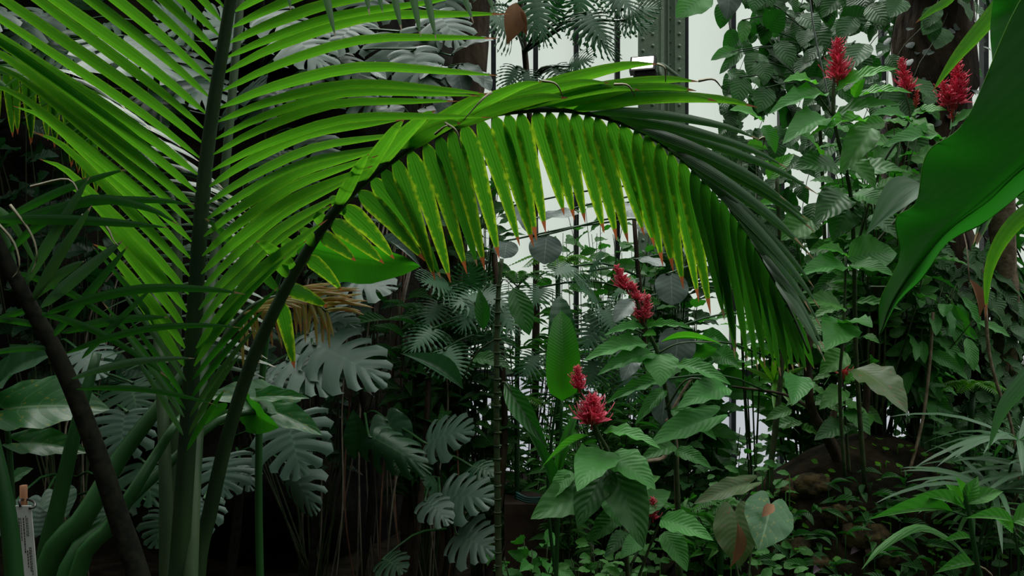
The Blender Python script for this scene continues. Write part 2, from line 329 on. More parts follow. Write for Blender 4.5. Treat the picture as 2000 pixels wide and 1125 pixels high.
def bush(name, label, cat, base, cen, rad, ns, per, kind, m, L, wr, group=None, up=.3, droop=.5, stemm='stem', sr=.006, start=.35, nrmj=.6, pet=.25, parts='foliage', face=(0, -.5, .8)):
    t = thing(name, label, cat, group); fb = MB(); sb = MB()
    base = Vector(base); cen = Vector(cen)
    for i in range(ns):
        while True:
            u = Vector((R.uniform(-1, 1), R.uniform(-1, 1), R.uniform(-1, 1)))
            if u.length <= 1: break
        e = cen+Vector((u.x*rad[0], u.y*rad[1], abs(u.z)*rad[2] if up > .9 else u.z*rad[2]))
        b0 = base+Vector((R.uniform(-.12, .12)*rad[0], R.uniform(-.15, .15)*rad[1], 0)); b0.z = min(b0.z, gz(b0.x, b0.y)-.02)
        md = b0.lerp(e, .5)+Vector((R.uniform(-.25, .25)*rad[0], R.uniform(-.1, .1)*rad[1], .12*rad[2]))
        path = cr([b0, md, e], 9); tube(sb, [b0, md, e], sr, sr*.4, 9, 5)
        for j in range(per):
            tt = start+(1-start)*(j+R.random())/per; q = path[min(8, int(tt*8))]; q2 = path[min(8, int(tt*8)+1)]
            p = Vector(q).lerp(Vector(q2), (tt*8) % 1); ax = (Vector(path[8])-Vector(path[5])).normalized()
            az = j*2.4+R.uniform(-.4, .4); d = Vector((math.cos(az), math.sin(az)*.9, R.uniform(-droop, .35)))+ax*.4; d.normalize()
            l = L*R.uniform(.65, 1.15); a = p+d*l*pet; tip = a+(d+Vector((0, 0, -droop*.5))).normalized()*l
            if pet > .1: tube(sb, [p, a], sr*.25, sr*.2, 2, 4)
            n = Vector(face)+Vector((R.uniform(-1, 1), R.uniform(-1, 1), R.uniform(-1, 1)))*nrmj
            putleaf(fb, kind, a, tip, n, l*wr)
    sb.build('stems', M[stemm], t); fb.build(parts, M[m], t)
    return t
def flower(parent, x, y, d, hpx, lean=0., m='flower', wide=.5, n=70, tiers=6):
    h = hpx*d/F; b = P(x, y, d)+Vector((-lean*h*.5, 0, -h/2)); ax = Vector((lean, 0, 1)).normalized(); mb = MB()
    for i in range(n):
        t = (i+.5)/n; p = b+ax*h*t*.88; az = i*2.39996; out = Vector((math.cos(az), math.sin(az), 0))
        r = wide*h*(1-.72*t)*.5*R.uniform(.55, 1.1)*(.75+.25*math.sin(t*tiers*6.28)); l = max(.012, r*1.1)
        a = p+out*r*.25; e = a+(out*.95+ax*R.uniform(.25, 1.0)).normalized()*l
        for q in range(2):
            o2 = Vector((math.cos(az+q*.5), math.sin(az+q*.5), 0)); e2 = a+(o2*.9+ax*R.uniform(.1, 1.3)).normalized()*l*R.uniform(.6, 1.0); putleaf(mb, 'small', a, e2, ax*.6+Vector((0, -.4, 0)), l*R.uniform(.2, .34))
        tube(mb, [a, a.lerp(e, .7)+ax*.004, e+ax*l*.3+Vector((R.uniform(-1, 1), R.uniform(-1, 1), R.uniform(-1, 1)))*.004], .0022, .0013, 4, 4, rnd=.95)
    tube(mb, [b-ax*h*.12, b+ax*h*.9], .0035, .002, 3, 5, rnd=.2)
    return mb.build('flower_spike', M[m], parent)
# ------------------------------------------------------------------ ground and rock
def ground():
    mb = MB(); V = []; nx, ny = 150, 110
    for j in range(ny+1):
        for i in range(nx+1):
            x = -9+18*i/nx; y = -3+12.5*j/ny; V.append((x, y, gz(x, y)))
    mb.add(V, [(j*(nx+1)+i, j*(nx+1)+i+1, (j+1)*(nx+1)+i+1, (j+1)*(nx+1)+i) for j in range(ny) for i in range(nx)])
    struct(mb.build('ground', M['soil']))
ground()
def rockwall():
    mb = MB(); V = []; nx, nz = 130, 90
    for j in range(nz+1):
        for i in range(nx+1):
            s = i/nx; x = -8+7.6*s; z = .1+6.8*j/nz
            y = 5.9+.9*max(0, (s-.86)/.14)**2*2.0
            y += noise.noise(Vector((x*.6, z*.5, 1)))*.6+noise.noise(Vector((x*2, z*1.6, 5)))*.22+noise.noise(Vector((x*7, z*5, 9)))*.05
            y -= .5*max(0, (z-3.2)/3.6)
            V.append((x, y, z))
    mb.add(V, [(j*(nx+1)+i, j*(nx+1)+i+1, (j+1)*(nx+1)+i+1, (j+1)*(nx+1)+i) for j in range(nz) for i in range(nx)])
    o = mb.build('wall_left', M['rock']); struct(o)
rockwall()
# ------------------------------------------------------------------ greenhouse wall
WY = 8.6
def xw(px, y=WY): return (px-1000)*y/F
def zw(py, y=WY): return CAMZ+(562.5-py)*y/F
zrail = zw(728); zsill = zw(940)
mb = MB(); box(mb, (-9, WY-.12, -.3), (9.5, WY+.3, zsill)); struct(mb.build('wall_back', M['masonry'], smooth=False))
def window(nm, x0, x1, bars):
    o = struct(thing(nm, '', 'window')); del o['label']; del o['category']
    a = MB(); box(a, (x0, WY+.03, zrail+.03), (x1, WY+.05, 7.2)); a.build('upper_pane', M['glass'], o, smooth=False)
    a = MB(); box(a, (x0, WY+.03, zsill), (x1, WY+.05, zrail-.03)); a.build('lower_pane', M['glasslow'], o, smooth=False)
    a = MB(); box(a, (x0, WY-.05, zrail-.035), (x1, WY+.03, zrail+.035)); a.build('cross_rail', M['bar'], o, smooth=False)
    for b in bars:
        a = MB(); box(a, (b-.024, WY-.06, zsill), (b+.024, WY+.03, 7.2)); a.build('glazing_bar', M['bar'], o, smooth=False)
colx0, colx1 = xw(1247), xw(1345)
window('window_1', -9, colx0+.03, [xw(q) for q in (640, 720, 800, 882, 964, 1046, 1125, 1205)])
window('window_2', colx1-.03, 9.5, [xw(q) for q in (1430, 1524, 1623, 1722, 1821, 1920, 2019, 2118, 2217)])
col = struct(thing('riveted_column', '', 'column')); del col['label']; del col['category']
a = MB(); box(a, (xw(1247, 8.3), 8.3, zsill-.3), (xw(1284, 8.3), 8.34, 7.2)); box(a, (xw(1318, 8.3), 8.3, zsill-.3), (xw(1338, 8.3), 8.34, 7.2))
a.build('flange', M['steeldk'], col, smooth=False)
a = MB(); box(a, (xw(1284, 8.4), 8.4, zsill-.3), (xw(1318, 8.4), 8.44, 7.2)); box(a, (xw(1290, 8.4), 8.36, zsill-.3), (xw(1296, 8.4), 8.4, 7.2)); box(a, (xw(1303, 8.4), 8.36, zsill-.3), (xw(1306, 8.4), 8.4, 7.2))
a.build('web_plate', M['steel'], col, smooth=False)
a = MB(); box(a, (xw(1338, 8.32), 8.32, zsill-.3), (xw(1345, 8.32), 8.5, 7.2)); a.build('edge_strip', M['bar'], col, smooth=False)
a = MB()
for cx in (1256, 1275, 1312, 1327):
    for k in range(56):
        c = Vector((xw(cx, 8.3), 8.298 if cx != 1312 else 8.4, zsill+k*.115+(.05 if cx in (1275, 1327) else 0))); V = []; f = []
        for r_, yy in ((.017, 0), (.013, -.010), (.0, -.014)):
            for q in range(7): V.append(c+Vector((math.cos(q*.8976)*r_, yy, math.sin(q*.8976)*r_)))
        for l in range(2):
            for q in range(7): f.append((l*7+q, l*7+(q+1) % 7, (l+1)*7+(q+1) % 7, (l+1)*7+q))
        a.add(V, f)
a.build('rivets', M['steel'], col)
# floodlight
fl = thing('floodlight', 'small lit floodlight with a black housing fixed to the green riveted steel column', 'lamp')
d = 8.05
def lampbox(mb, cx, cy, w, h, dep, yaw, pitch, off=(0, 0, 0), dd=d):
    m = MB(); box(m, (-w/2, -dep/2, -h/2), (w/2, dep/2, h/2)); rot = Matrix.Rotation(yaw, 3, 'Z')@Matrix.Rotation(pitch, 3, 'X'); c = P(cx, cy, dd)
    v = [c+rot@(Vector(q)+Vector(off)) for q in m.v[0]]; mb.add(v, m.f)
yaw, pit = math.radians(-18), math.radians(-28)
a = MB(); lampbox(a, 1256, 128, .24, .17, .07, yaw, pit); lampbox(a, 1256, 128, .20, .12, .08, yaw, pit, (0, .06, 0)); a.build('lamp_housing', M['black'], fl, smooth=False)
a = MB(); lampbox(a, 1256, 128, .20, .13, .012, yaw, pit, (0, -.04, 0)); a.build('lamp_glass', M['lampglass'], fl, smooth=False)
a = MB(); lampbox(a, 1262, 152, .20, .10, .12, yaw, 0); a.build('driver_box', M['black'], fl, smooth=False)
a = MB(); tube(a, [P(1290, 150, 8.05), P(1290, 125, 8.1), P(1325, 150, 8.28)], .02, .02, 8, 6); tube(a, [P(1262, 160, 8.05), P(1262, 175, 8.2), P(1270, 178, 8.3)], .025, .025, 8, 6); a.build('bracket', M['steeldk'], fl)
# ------------------------------------------------------------------ palms
def leaflet(parent, a, b, wpx, m, sag=.08, nrm=None, fold=.28, name='leaflet', mb=None, droop=0., bw=.35, peak=.35, n=12):
    """blade a->b, bulging upward by sag*L and tip drooping"""
    a = Vector(a); b = Vector(b); L = (b-a).length; d = (a.y+b.y)/2; wm = wpx*d/F
    mid = a.lerp(b, .5)+Vector((0, 0, sag*L)); q = a.lerp(b, .82)+Vector((0, 0, sag*L*.55+droop*L*.5))
    c = cr([a, a.lerp(b, .2)+Vector((0, 0, sag*L*.62)), mid, q, b+Vector((0, 0, -droop*L*.2))], n+1)
    t = np.gradient(c, axis=0); nr = Vector(nrm or (R.uniform(-.15, .15), -.85, .45)); V = []; U = []
    for i in range(n+1):
        v = i/n; T = Vector(t[i]).normalized(); s = T.cross(nr).normalized(); N = s.cross(T).normalized()
        w = wm*.5*(min(1, bw+(1-bw)*(v/peak))**.8 if v < peak else max(0.03, (1-((v-peak)/(1-peak))**1.7)))
        if v < .03: w *= .35
        for k in (-1, -.5, 0, .5, 1):
            V.append(Vector(c[i])+s*w*k-N*(abs(k)*w*fold)); U.append((.5+.5*k, v))
    f = [(i*5+k, i*5+k+1, i*5+k+6, i*5+k+5) for i in range(n) for k in range(4)]
    if mb is not None: mb.add(V, f, U, R.random()); return
    m_ = MB(); m_.add(V, f, U, R.random()); return m_.build(name, M[m], parent)
def frond(parent, pts, r0, r1, m='rachis', label=None, name='frond', pw=1.0):
    a = MB(); tube(a, [P(*q) for q in pts], r0, r1, len(pts)*4, 8, pw=pw); o = a.build(name, M[m], parent)
    if label: o['label'] = label
    return o
palm = thing('palm', 'large feathery palm with one upright and one arching yellow-edged frond', 'palm')
# upright frond
up = [(346, 1180, 2.3), (350, 1100, 2.3), (360, 950, 2.29), (370, 800, 2.28), (378, 650, 2.26), (387, 500, 2.24), (398, 360, 2.22), (415, 220, 2.2), (436, 90, 2.18), (452, -10, 2.16), (470, -120, 2.14)]
f1 = frond(palm, [(350, 1500, 2.3)]+up, .030, .0135, label='upright dark green stalk with rows of leaflets')
bl = [(447, -45), (444, -15), (440, 13), (435, 40), (430, 69), (425, 99), (421, 128), (416, 160), (411, 189), (405, 221), (400, 250), (397, 278), (394, 309), (389, 341), (386, 375), (383, 408), (380, 440), (377, 472), (375, 505), (373, 540), (371, 575), (368, 610), (366, 645), (364, 680), (362, 715)]
for i, (x, y) in enumerate(bl):
    u = i/(len(bl)-1); ang = math.radians(44-13*math.sin(min(1, u*1.35)*math.pi*.55)+(20*max(0, u-.55)/.45)); L = (470+190*math.sin(u*math.pi))*(1-1.1*max(0, u-.55))
    tx = x-L*math.cos(ang)*R.uniform(.95, 1.05); ty = y-L*math.sin(ang)
    leaflet(f1, P(x-3, y, 2.2), P(tx, ty, 2.2-.25*math.sin(u*3)+R.uniform(-.08, .08)), R.uniform(20, 27), 'palm', sag=.05, nrm=(.1, -.95, -.25), droop=.06)
br = [(462, -40, 640, -150), (459, -10, 690, -110), (456, 22, 700, -80), (451, 53, 760, -50), (445, 83, 860, -30), (440, 112, 900, -5), (435, 142, 995, 30), (430, 178, 975, 77), (425, 211, 973, 150), (421, 238, 960, 187), (417, 272, 940, 190), (413, 302, 897, 200), (409, 334, 960, 232), (405, 365, 790, 235), (401, 398, 800, 262), (398, 430, 770, 285), (395, 462, 750, 292), (392, 500, 740, 305), (390, 535, 730, 325), (387, 570, 700, 345), (385, 605, 690, 370), (382, 640, 660, 395), (380, 680, 640, 430), (376, 715, 600, 470)]
for i, (x, y, tx, ty) in enumerate(br):
    leaflet(f1, P(x+3, y, 2.2), P(tx, ty, 2.2+.1*math.sin(i)+(-.1 if i < 14 else .1)), R.uniform(18, 23), 'palm', sag=.09 if i > 5 else .05, nrm=(.1, -.95, -.25), droop=-.02)
for x, y, tx, ty in ((374, 745, 545, 560), (372, 780, 520, 600), (370, 815, 500, 640), (368, 850, 470, 690), (366, 880, 440, 760), (364, 745, 230, 560), (362, 780, 250, 620), (360, 815, 235, 640), (358, 850, 260, 690), (376, 700, 560, 500), (366, 715, 180, 480), (362, 800, 200, 590)):
    leaflet(f1, P(x, y, 2.25), P(tx, ty, 2.1), 13, 'palmpale' if R.random() < .4 else 'palmdusk', sag=.03, nrm=(.5, -.8, .2), fold=.5)
# arching frond
ar = [(372, 1500, 2.5), (385, 1130, 2.5), (410, 1000, 2.5), (445, 850, 2.48), (490, 710, 2.45), (530, 620, 2.43), (560, 560, 2.42), (600, 490, 2.4), (640, 430, 2.38), (690, 372, 2.35), (740, 330, 2.32), (800, 288, 2.3), (850, 262, 2.28), (905, 237, 2.25), (960, 222, 2.22), (1020, 215, 2.2), (1080, 213, 2.17), (1130, 217, 2.15), (1180, 228, 2.12), (1230, 245, 2.1), (1280, 272, 2.08), (1330, 308, 2.05), (1375, 350, 2.03), (1410, 385, 2.0), (1440, 425, 2.0), (1470, 470, 1.98), (1500, 525, 1.96), (1530, 580, 1.95), (1555, 630, 1.94), (1580, 690, 1.93)]
f2 = frond(palm, ar, .032, .0022, pw=.42, label='arching dark stalk with a comb of hanging leaflets')
def dep(x): return 2.42-.49*max(0, min(1, (x-560)/1000))
down = [(545, 585, 575, 720), (560, 560, 640, 600), (600, 500, 668, 568), (625, 455, 695, 510), (645, 430, 750, 515), (670, 400, 770, 506), (700, 370, 830, 510), (725, 345, 838, 500), (745, 325, 862, 545), (770, 305, 850, 548), (800, 290, 880, 552), (830, 275, 912, 535), (855, 262, 932, 520), (880, 250, 947, 528), (905, 238, 975, 505), (935, 228, 1015, 480), (965, 222, 1042, 482), (990, 218, 1048, 470), (1015, 216, 1066, 455), (1045, 214, 1102, 420), (1070, 214, 1122, 430), (1095, 215, 1143, 435), (1120, 216, 1180, 455), (1145, 220, 1205, 470), (1165, 225, 1227, 475), (1190, 232, 1258, 460), (1215, 240, 1278, 482), (1240, 252, 1295, 520), (1262, 262, 1315, 530), (1285, 278, 1335, 565), (1308, 294, 1365, 590), (1330, 308, 1388, 615), (1352, 328, 1415, 625), (1372, 348, 1438, 680), (1392, 368, 1436, 700), (1410, 386, 1460, 705), (1428, 408, 1480, 725), (1444, 430, 1495, 720), (1460, 455, 1512, 715), (1475, 480, 1525, 735), (1490, 505, 1540, 730), (1505, 532, 1550, 725), (1520, 560, 1562, 720), (1535, 590, 1575, 725), (1550, 620, 1590, 720)]
for i, (x, y, tx, ty) in enumerate(down):
    d0 = dep(x); wp = 36 if 3 < i < 30 else (30 if i < 34 else 24)
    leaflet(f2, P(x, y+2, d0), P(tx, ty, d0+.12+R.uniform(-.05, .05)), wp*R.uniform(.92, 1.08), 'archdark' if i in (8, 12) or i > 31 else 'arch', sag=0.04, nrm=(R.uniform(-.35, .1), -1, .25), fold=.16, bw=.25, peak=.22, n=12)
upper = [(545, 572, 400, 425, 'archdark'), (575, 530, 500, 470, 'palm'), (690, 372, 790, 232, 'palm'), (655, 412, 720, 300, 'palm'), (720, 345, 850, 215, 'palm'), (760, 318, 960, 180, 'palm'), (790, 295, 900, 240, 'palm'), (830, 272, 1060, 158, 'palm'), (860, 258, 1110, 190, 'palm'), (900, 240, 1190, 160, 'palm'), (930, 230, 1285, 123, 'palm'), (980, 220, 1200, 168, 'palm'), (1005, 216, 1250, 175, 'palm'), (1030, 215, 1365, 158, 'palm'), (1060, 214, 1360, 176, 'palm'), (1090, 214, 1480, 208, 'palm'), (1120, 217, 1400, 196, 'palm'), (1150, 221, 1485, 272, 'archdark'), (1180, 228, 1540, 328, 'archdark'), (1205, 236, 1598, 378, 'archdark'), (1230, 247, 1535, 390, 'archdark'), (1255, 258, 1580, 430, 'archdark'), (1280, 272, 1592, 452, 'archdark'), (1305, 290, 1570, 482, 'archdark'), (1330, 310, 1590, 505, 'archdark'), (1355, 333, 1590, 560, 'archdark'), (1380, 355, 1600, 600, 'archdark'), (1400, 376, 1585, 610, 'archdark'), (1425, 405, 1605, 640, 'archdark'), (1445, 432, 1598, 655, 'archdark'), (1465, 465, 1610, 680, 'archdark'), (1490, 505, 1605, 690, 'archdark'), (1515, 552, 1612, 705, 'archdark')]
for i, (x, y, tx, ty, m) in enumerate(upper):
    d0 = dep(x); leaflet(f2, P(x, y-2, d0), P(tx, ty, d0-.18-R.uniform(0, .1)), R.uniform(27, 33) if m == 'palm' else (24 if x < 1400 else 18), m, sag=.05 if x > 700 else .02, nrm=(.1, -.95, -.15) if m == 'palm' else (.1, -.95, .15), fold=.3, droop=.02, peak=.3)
for x, y in ((657, 398), (622, 428), (597, 460), (560, 480), (545, 520)):
    leaflet(f2, P(x+14, y+22, 2.38), P(x-14, y-8, 2.34), 26, 'palm', sag=.25, nrm=(0, -1, .1))
# curled dry threads at the tips
for q in ((1285, 125, 1300, 160), (1200, 165, 1240, 188), (1060, 158, 1100, 190), (960, 180, 905, 235), (850, 262, 880, 250), (870, 240, 900, 290), (1365, 158, 1410, 172), (1485, 272, 1490, 285)):
    a = MB(); x, y, x2, y2 = q; tube(a, [P(x, y, dep(x)-.2), P((x+x2)/2+6, (y+y2)/2-10, dep(x)-.22), P(x2, y2, dep(x)-.2)], .0035, .001, 8, 5); a.build('dry_leaf_tip', M['dry'], f2)
# frond behind, seen end on
f3 = frond(palm, [(330, 1500, 2.75), (328, 1100, 2.75), (338, 800, 2.75), (345, 560, 2.75), (342, 420, 2.8), (300, 330, 2.8), (215, 240, 2.85), (90, 130, 2.9), (-40, 60, 2.9)], .026, .006, 'rachisgrey', label='grey-green frond stalk behind the upright one')
mb = MB(); c = cr([(345, 730), (345, 560), (342, 430), (300, 335), (215, 245), (90, 135)], 40)
for i, (x, y) in enumerate(c):
    u = i/39
    for s in (-1, 1):
        L = R.uniform(95, 160)*(1-.3*u)+40*(s > 0); leaflet(None, P(x, y, 2.78), P(x+s*L, y+L*(.12+.35*u+R.uniform(-.1, .1)), 2.78-s*.1), 17, 'palmpale', sag=.10, nrm=(0, -.45, .9), mb=mb, n=7)
mb.build('leaflets', M['palmpale'], f3)
# stalks of the clump
for q in ([(322, 1500, 2.4), (325, 1100, 2.4), (322, 900, 2.42), (312, 700, 2.5), (300, 560, 2.6), (285, 470, 2.7)], [(362, 1500, 2.25), (372, 1100, 2.3), (388, 800, 2.45), (420, 500, 2.7), (440, 330, 2.75), (470, 0, 2.8), (480, -100, 2.8)]):
    frond(palm, q, .024, .011, 'rachisgrey', name='stalk')
# browning short frond near the middle
f4 = frond(palm, [(350, 1150, 2.6), (380, 900, 2.6), (420, 700, 2.6), (480, 610, 2.6), (540, 580, 2.6), (600, 585, 2.6), (640, 610, 2.6)], .014, .003, 'rachisgrey', label='short frond with yellow and orange-brown leaflets')
mb = MB()
for i, (x, y) in enumerate(cr([(470, 615), (540, 580), (600, 585), (640, 608)], 26)):
    leaflet(None, P(x, y, 2.6), P(x+R.uniform(-10, 30), y+R.uniform(60, 115)*(1-.3*i/25), 2.56), 8, 'palmdead', sag=.02, mb=mb, n=6)
    leaflet(None, P(x, y, 2.6), P(x+R.uniform(60, 110), y+R.uniform(-25, 12), 2.5), 9, 'palmdead', sag=.06, mb=mb, n=6)
mb.build('leaflets', M['palmdead'], f4)
# dark leaning palm stalk at the left with sweeping leaflets
palm2 = thing('palm', 'palm at the left with a thick dark leaning stalk and dusky sweeping leaflets', 'palm')
f5 = frond(palm2, [(420, 1600, 2.0), (272, 1130, 2.0), (235, 1020, 2.0), (195, 900, 1.99), (150, 780, 1.98), (105, 680, 1.97), (60, 600, 1.96), (10, 505, 1.95), (-60, 360, 1.93), (-140, 200, 1.9)], .0285, .012, 'darkstalk')
for x, y, tx, ty, w_, s in ((8, 500, 350, 440, 22, .22), (-20, 450, 380, 400, 20, .08), (-40, 430, 330, 445, 22, .02), (85, 615, 480, 575, 20, .07), (60, 590, 180, 400, 24, .02), (45, 560, 175, 345, 24, .02), (80, 600, 240, 470, 26, .02), (100, 660, 250, 480, 20, .0), (60, 585, 165, 510, 24, .06), (130, 690, 470, 640, 15, .06), (-10, 440, 250, 330, 18, .05), (120, 650, 330, 620, 20, .05), (90, 640, -60, 625, 14, .05), (105, 680, -60, 700, 13, .05), (70, 600, -60, 650, 14, .03), (140, 740, 380, 700, 16, .05), (160, 700, 300, 560, 14, .02), (-20, 420, 35, 535, 16, .15), (-30, 400, 75, 530, 16, .2), (150, 760, 420, 790, 12, .05), (60, 610, 330, 740, 15, .08), (20, 530, 260, 660, 15, .08)):
    leaflet(f5, P(x, y, 1.96), P(tx, ty, 1.96+R.uniform(-.15, .1)), w_, 'palmpale' if w_ in (24, 26, 16) else 'palmdusk', sag=s, nrm=(.1, -.9, .1), fold=.3)
for q in (((-20, 420), (25, 470), (38, 520), (22, 545)), ((20, 400), (60, 455), (72, 500), (60, 535)), ((60, 365), (130, 350), (152, 375), (148, 400)), ((160, 420), (205, 440), (222, 470), (232, 480))):
    a = MB(); tube(a, [P(x, y, 1.94) for x, y in q], .0038, .001, 12, 5); a.build('dry_leaf_tip', M['dry'], f5)
palm3 = thing('palm', 'palm at the left edge, far behind, with short hanging yellow-green leaflets', 'palm')
f6 = frond(palm3, [(-200, 1000, 3.3), (-180, 500, 3.3), (-120, 190, 3.3), (-20, 125, 3.3), (70, 140, 3.3), (140, 195, 3.3), (185, 270, 3.3)], .02, .004, 'rachis')
for i, (x, y) in enumerate(cr([(-60, 140), (-10, 125), (70, 142), (140, 197), (180, 262)], 20)):
    leaflet(f6, P(x, y, 3.3), P(x+R.uniform(-5, 18), y+150-30*i/20+R.uniform(-12, 12), 3.32), 19, 'arch', sag=.02, fold=.2, nrm=(0, -1, .2), n=8)
for i, (x, y) in enumerate(cr([(-60, 140), (-10, 125), (70, 142), (140, 197), (180, 262)], 14)):
    leaflet(f6, P(x, y, 3.3), P(x+R.uniform(90, 150), y+R.uniform(10, 70), 3.2), 17, 'palm', sag=.08, n=8)
# overhead frond, only tips in view
palm4 = thing('palm', 'drooping grey-green palm leaf tips reaching down from above the top edge', 'palm')
f7 = frond(palm4, [(330, -330, 1.5), (500, -230, 1.5), (700, -180, 1.5), (900, -170, 1.5), (1050, -190, 1.5)], .008, .004)
for x, tx, ty in ((600, 655, 72), (690, 722, 30), (705, 748, 26), (735, 785, 62), (775, 822, 72), (800, 852, 78), (850, 925, 45), (905, 965, 25), (540, 568, 20)):
    leaflet(f7, P(x, -175, 1.5), P(tx, ty, 1.5), 22, 'palmpale', sag=.0, nrm=(.3, -1, .1), fold=.2)
# ------------------------------------------------------------------ elephant ear at the lower left
ele = thing('elephant_ear', 'elephant ear plant with thick crossing green stalks at the lower left', 'plant')
for q, r0, r1 in (([(60, 1500, 2.6), (85, 1130, 2.6), (115, 980, 2.6), (150, 830, 2.6), (190, 690, 2.65)], .034, .014), ([(20, 1500, 2.45), (90, 1120, 2.45), (165, 1010, 2.45), (230, 900, 2.5), (305, 800, 2.55), (350, 740, 2.6), (380, 690, 2.65)], .042, .010),
                  ([(60, 1500, 2.35), (125, 1120, 2.4), (220, 1010, 2.5), (330, 905, 2.6), (430, 820, 2.7), (520, 800, 2.8)], .022, .010), ([(110, 1500, 2.3), (150, 1125, 2.3), (215, 1030, 2.3), (260, 960, 2.3), (310, 880, 2.35), (350, 820, 2.4), (400, 775, 2.75)], .026, .008),
                  ([(60, 1600, 1.9), (28, 1125, 1.9), (5, 950, 1.9), (-30, 800, 1.9)], .022, .014), ([(40, 1300, 2.7), (20, 900, 2.75), (12, 800, 2.75), (60, 760, 2.8)], .010, .007)):
    a = MB(); tube(a, [P(*k) for k in q], r0, r1, 20, 10); a.build('stalk', M['stalk'], ele)
LP(ele, [(10, 800, 2.7, 215, 800, 2.7, 90), (0, 760, 2.8, 110, 690, 2.5, 85, 'monsteradk', 'heart', (0, -.8, .5)), (40, 865, 2.75, 175, 885, 2.7, 45), (20, 940, 2.8, 65, 915, 2.8, 25),
         (560, 790, 2.9, 400, 775, 2.75, 60), (480, 780, 2.85, 605, 778, 2.8, 26), (478, 792, 2.85, 545, 835, 2.7, 72, 'paddle', 'heart', (0, -.95, -.2)), (440, 800, 2.85, 400, 830, 2.8, 40, 'paddle', 'heart', (0, -.95, -.2)), (520, 800, 2.85, 630, 850, 2.75, 45)], 'elephant', 'heart')
bn = thing('broad_leaf_plant', 'plant with one broad bright green leaf half hidden behind the hanging palm comb', 'plant')
a = MB(); g_ = P(520, 1400, 3.1); tube(a, [Vector((g_.x, 3.1, gz(g_.x, 3.1)-.02)), P(505, 900, 3.1), P(530, 600, 3.05), P(575, 478, 3.0)], .016, .008, 20, 7); a.build('stalk', M['stalk'], bn)
leafobj('oval', 'paddle', bn, P(572, 475, 3.0), P(822, 520, 2.8), wpx=92, nrm=(0, -.9, -.35)); leafobj('lance', 'grey', bn, P(735, 470, 2.95), P(824, 524, 2.78), wpx=24, nrm=(0, -.6, .8))
# label on a stake
tagp = thing('plant_label', 'white plastic plant label with lines of small black print on a wooden stake', 'sign')
a = MB(); d = 2.1; c0 = P(27, 988, d); c1 = P(60, 988, d); e0 = P(36, 1180, d); e1 = P(76, 1180, d)
th = Vector((0, .004, 0)); a.add([c0, c1, e1, e0, c0+th, c1+th, e1+th, e0+th], [(0, 1, 2, 3), (7, 6, 5, 4), (0, 4, 5, 1), (1, 5, 6, 2), (2, 6, 7, 3), (3, 7, 4, 0)]); a.build('label_strip', M['white'], tagp, smooth=False)
a = MB(); tube(a, [P(48, 1500, d+.03), P(48, 1200, d+.03), P(46, 948, d+.03)], .009, .009, 8, 8); a.build('stake', M['wood'], tagp)
a = MB(); tube(a, [P(40, 990, d-.004), P(38, 978, d), P(50, 975, d+.03), P(66, 980, d+.02), P(68, 990, d), P(56, 993, d-.006)], .003, .003, 14, 6); a.build('wire_tie', M['black'], tagp)
a = MB()
for k, (u0, u1, v0, v1, w_) in enumerate(((.25, .3, .12, .38, 1), (.36, .40, .12, .34, 1), (.50, .56, .12, .46, 1), (.66, .70, .1, .3, 1), (.74, .78, .12, .3, 1), (.62, .67, .45, .62, 1), (.74, .79, .42, .66, 1), (.82, .86, .42, .7, 1))):
    v = v0
    while v < v1:
        l = R.uniform(.012, .03)
        def pt(u, vv): return (c0.lerp(c1, u)).lerp(e0.lerp(e1, u), vv)+Vector((0, -.0012, 0))
        a.add([pt(u0, v), pt(u1, v), pt(u1, v+l), pt(u0, v+l)], [(0, 1, 2, 3)]); v += l+.007
a.build('printed_text', M['ink'], tagp, smooth=False)
# ------------------------------------------------------------------ monstera plants on the rock
def climber(name, label, cat, root, top, lst, m='monstera', kind='monstera', r=.02, stemm='darkstalk', group=None, nrm=(0, -.62, .78), pr=.005):
    """lst: (x0,y0, x1,y1, d, wpx [,kind, mat, nrm]): leaf base and tip in the photo; every leaf gets a petiole back to the stem"""
    t = thing(name, label, cat, group); a = MB(); rt, tp = Vector(root), Vector(top); md = rt.lerp(tp, .5)+Vector((.08, .06, 0))
    tube(a, [rt, md, tp], r, r*.6, 14, 8, bump=.3); a.build('stem', M[stemm], t); pth = [Vector(q) for q in cr([rt, md, tp], 20)]; pb = MB()
    for q in lst:
        x0, y0, x1, y1, d_, w_ = q[:6]; k = dict(zip(('kind', 'm', 'nrm'), q[6:]))
        A = P(x0, y0, d_); B = P(x1, y1, d_-.12*min(1, abs(x1-x0)/90+.4)); s = min(pth, key=lambda z: (z-A).length+max(0, z.z-A.z)*.8)
        tube(pb, [s, s.lerp(A, .5)+Vector((0, -.04, .10*(s-A).length)), A, A.lerp(B, .06)], pr*1.4, pr, 9, 5)
        leafobj(k.get('kind') or kind, k.get('m') or m, t, A, B, wpx=w_, nrm=k.get('nrm') or nrm)
    pb.build('petioles', M['stalk'], t); return t
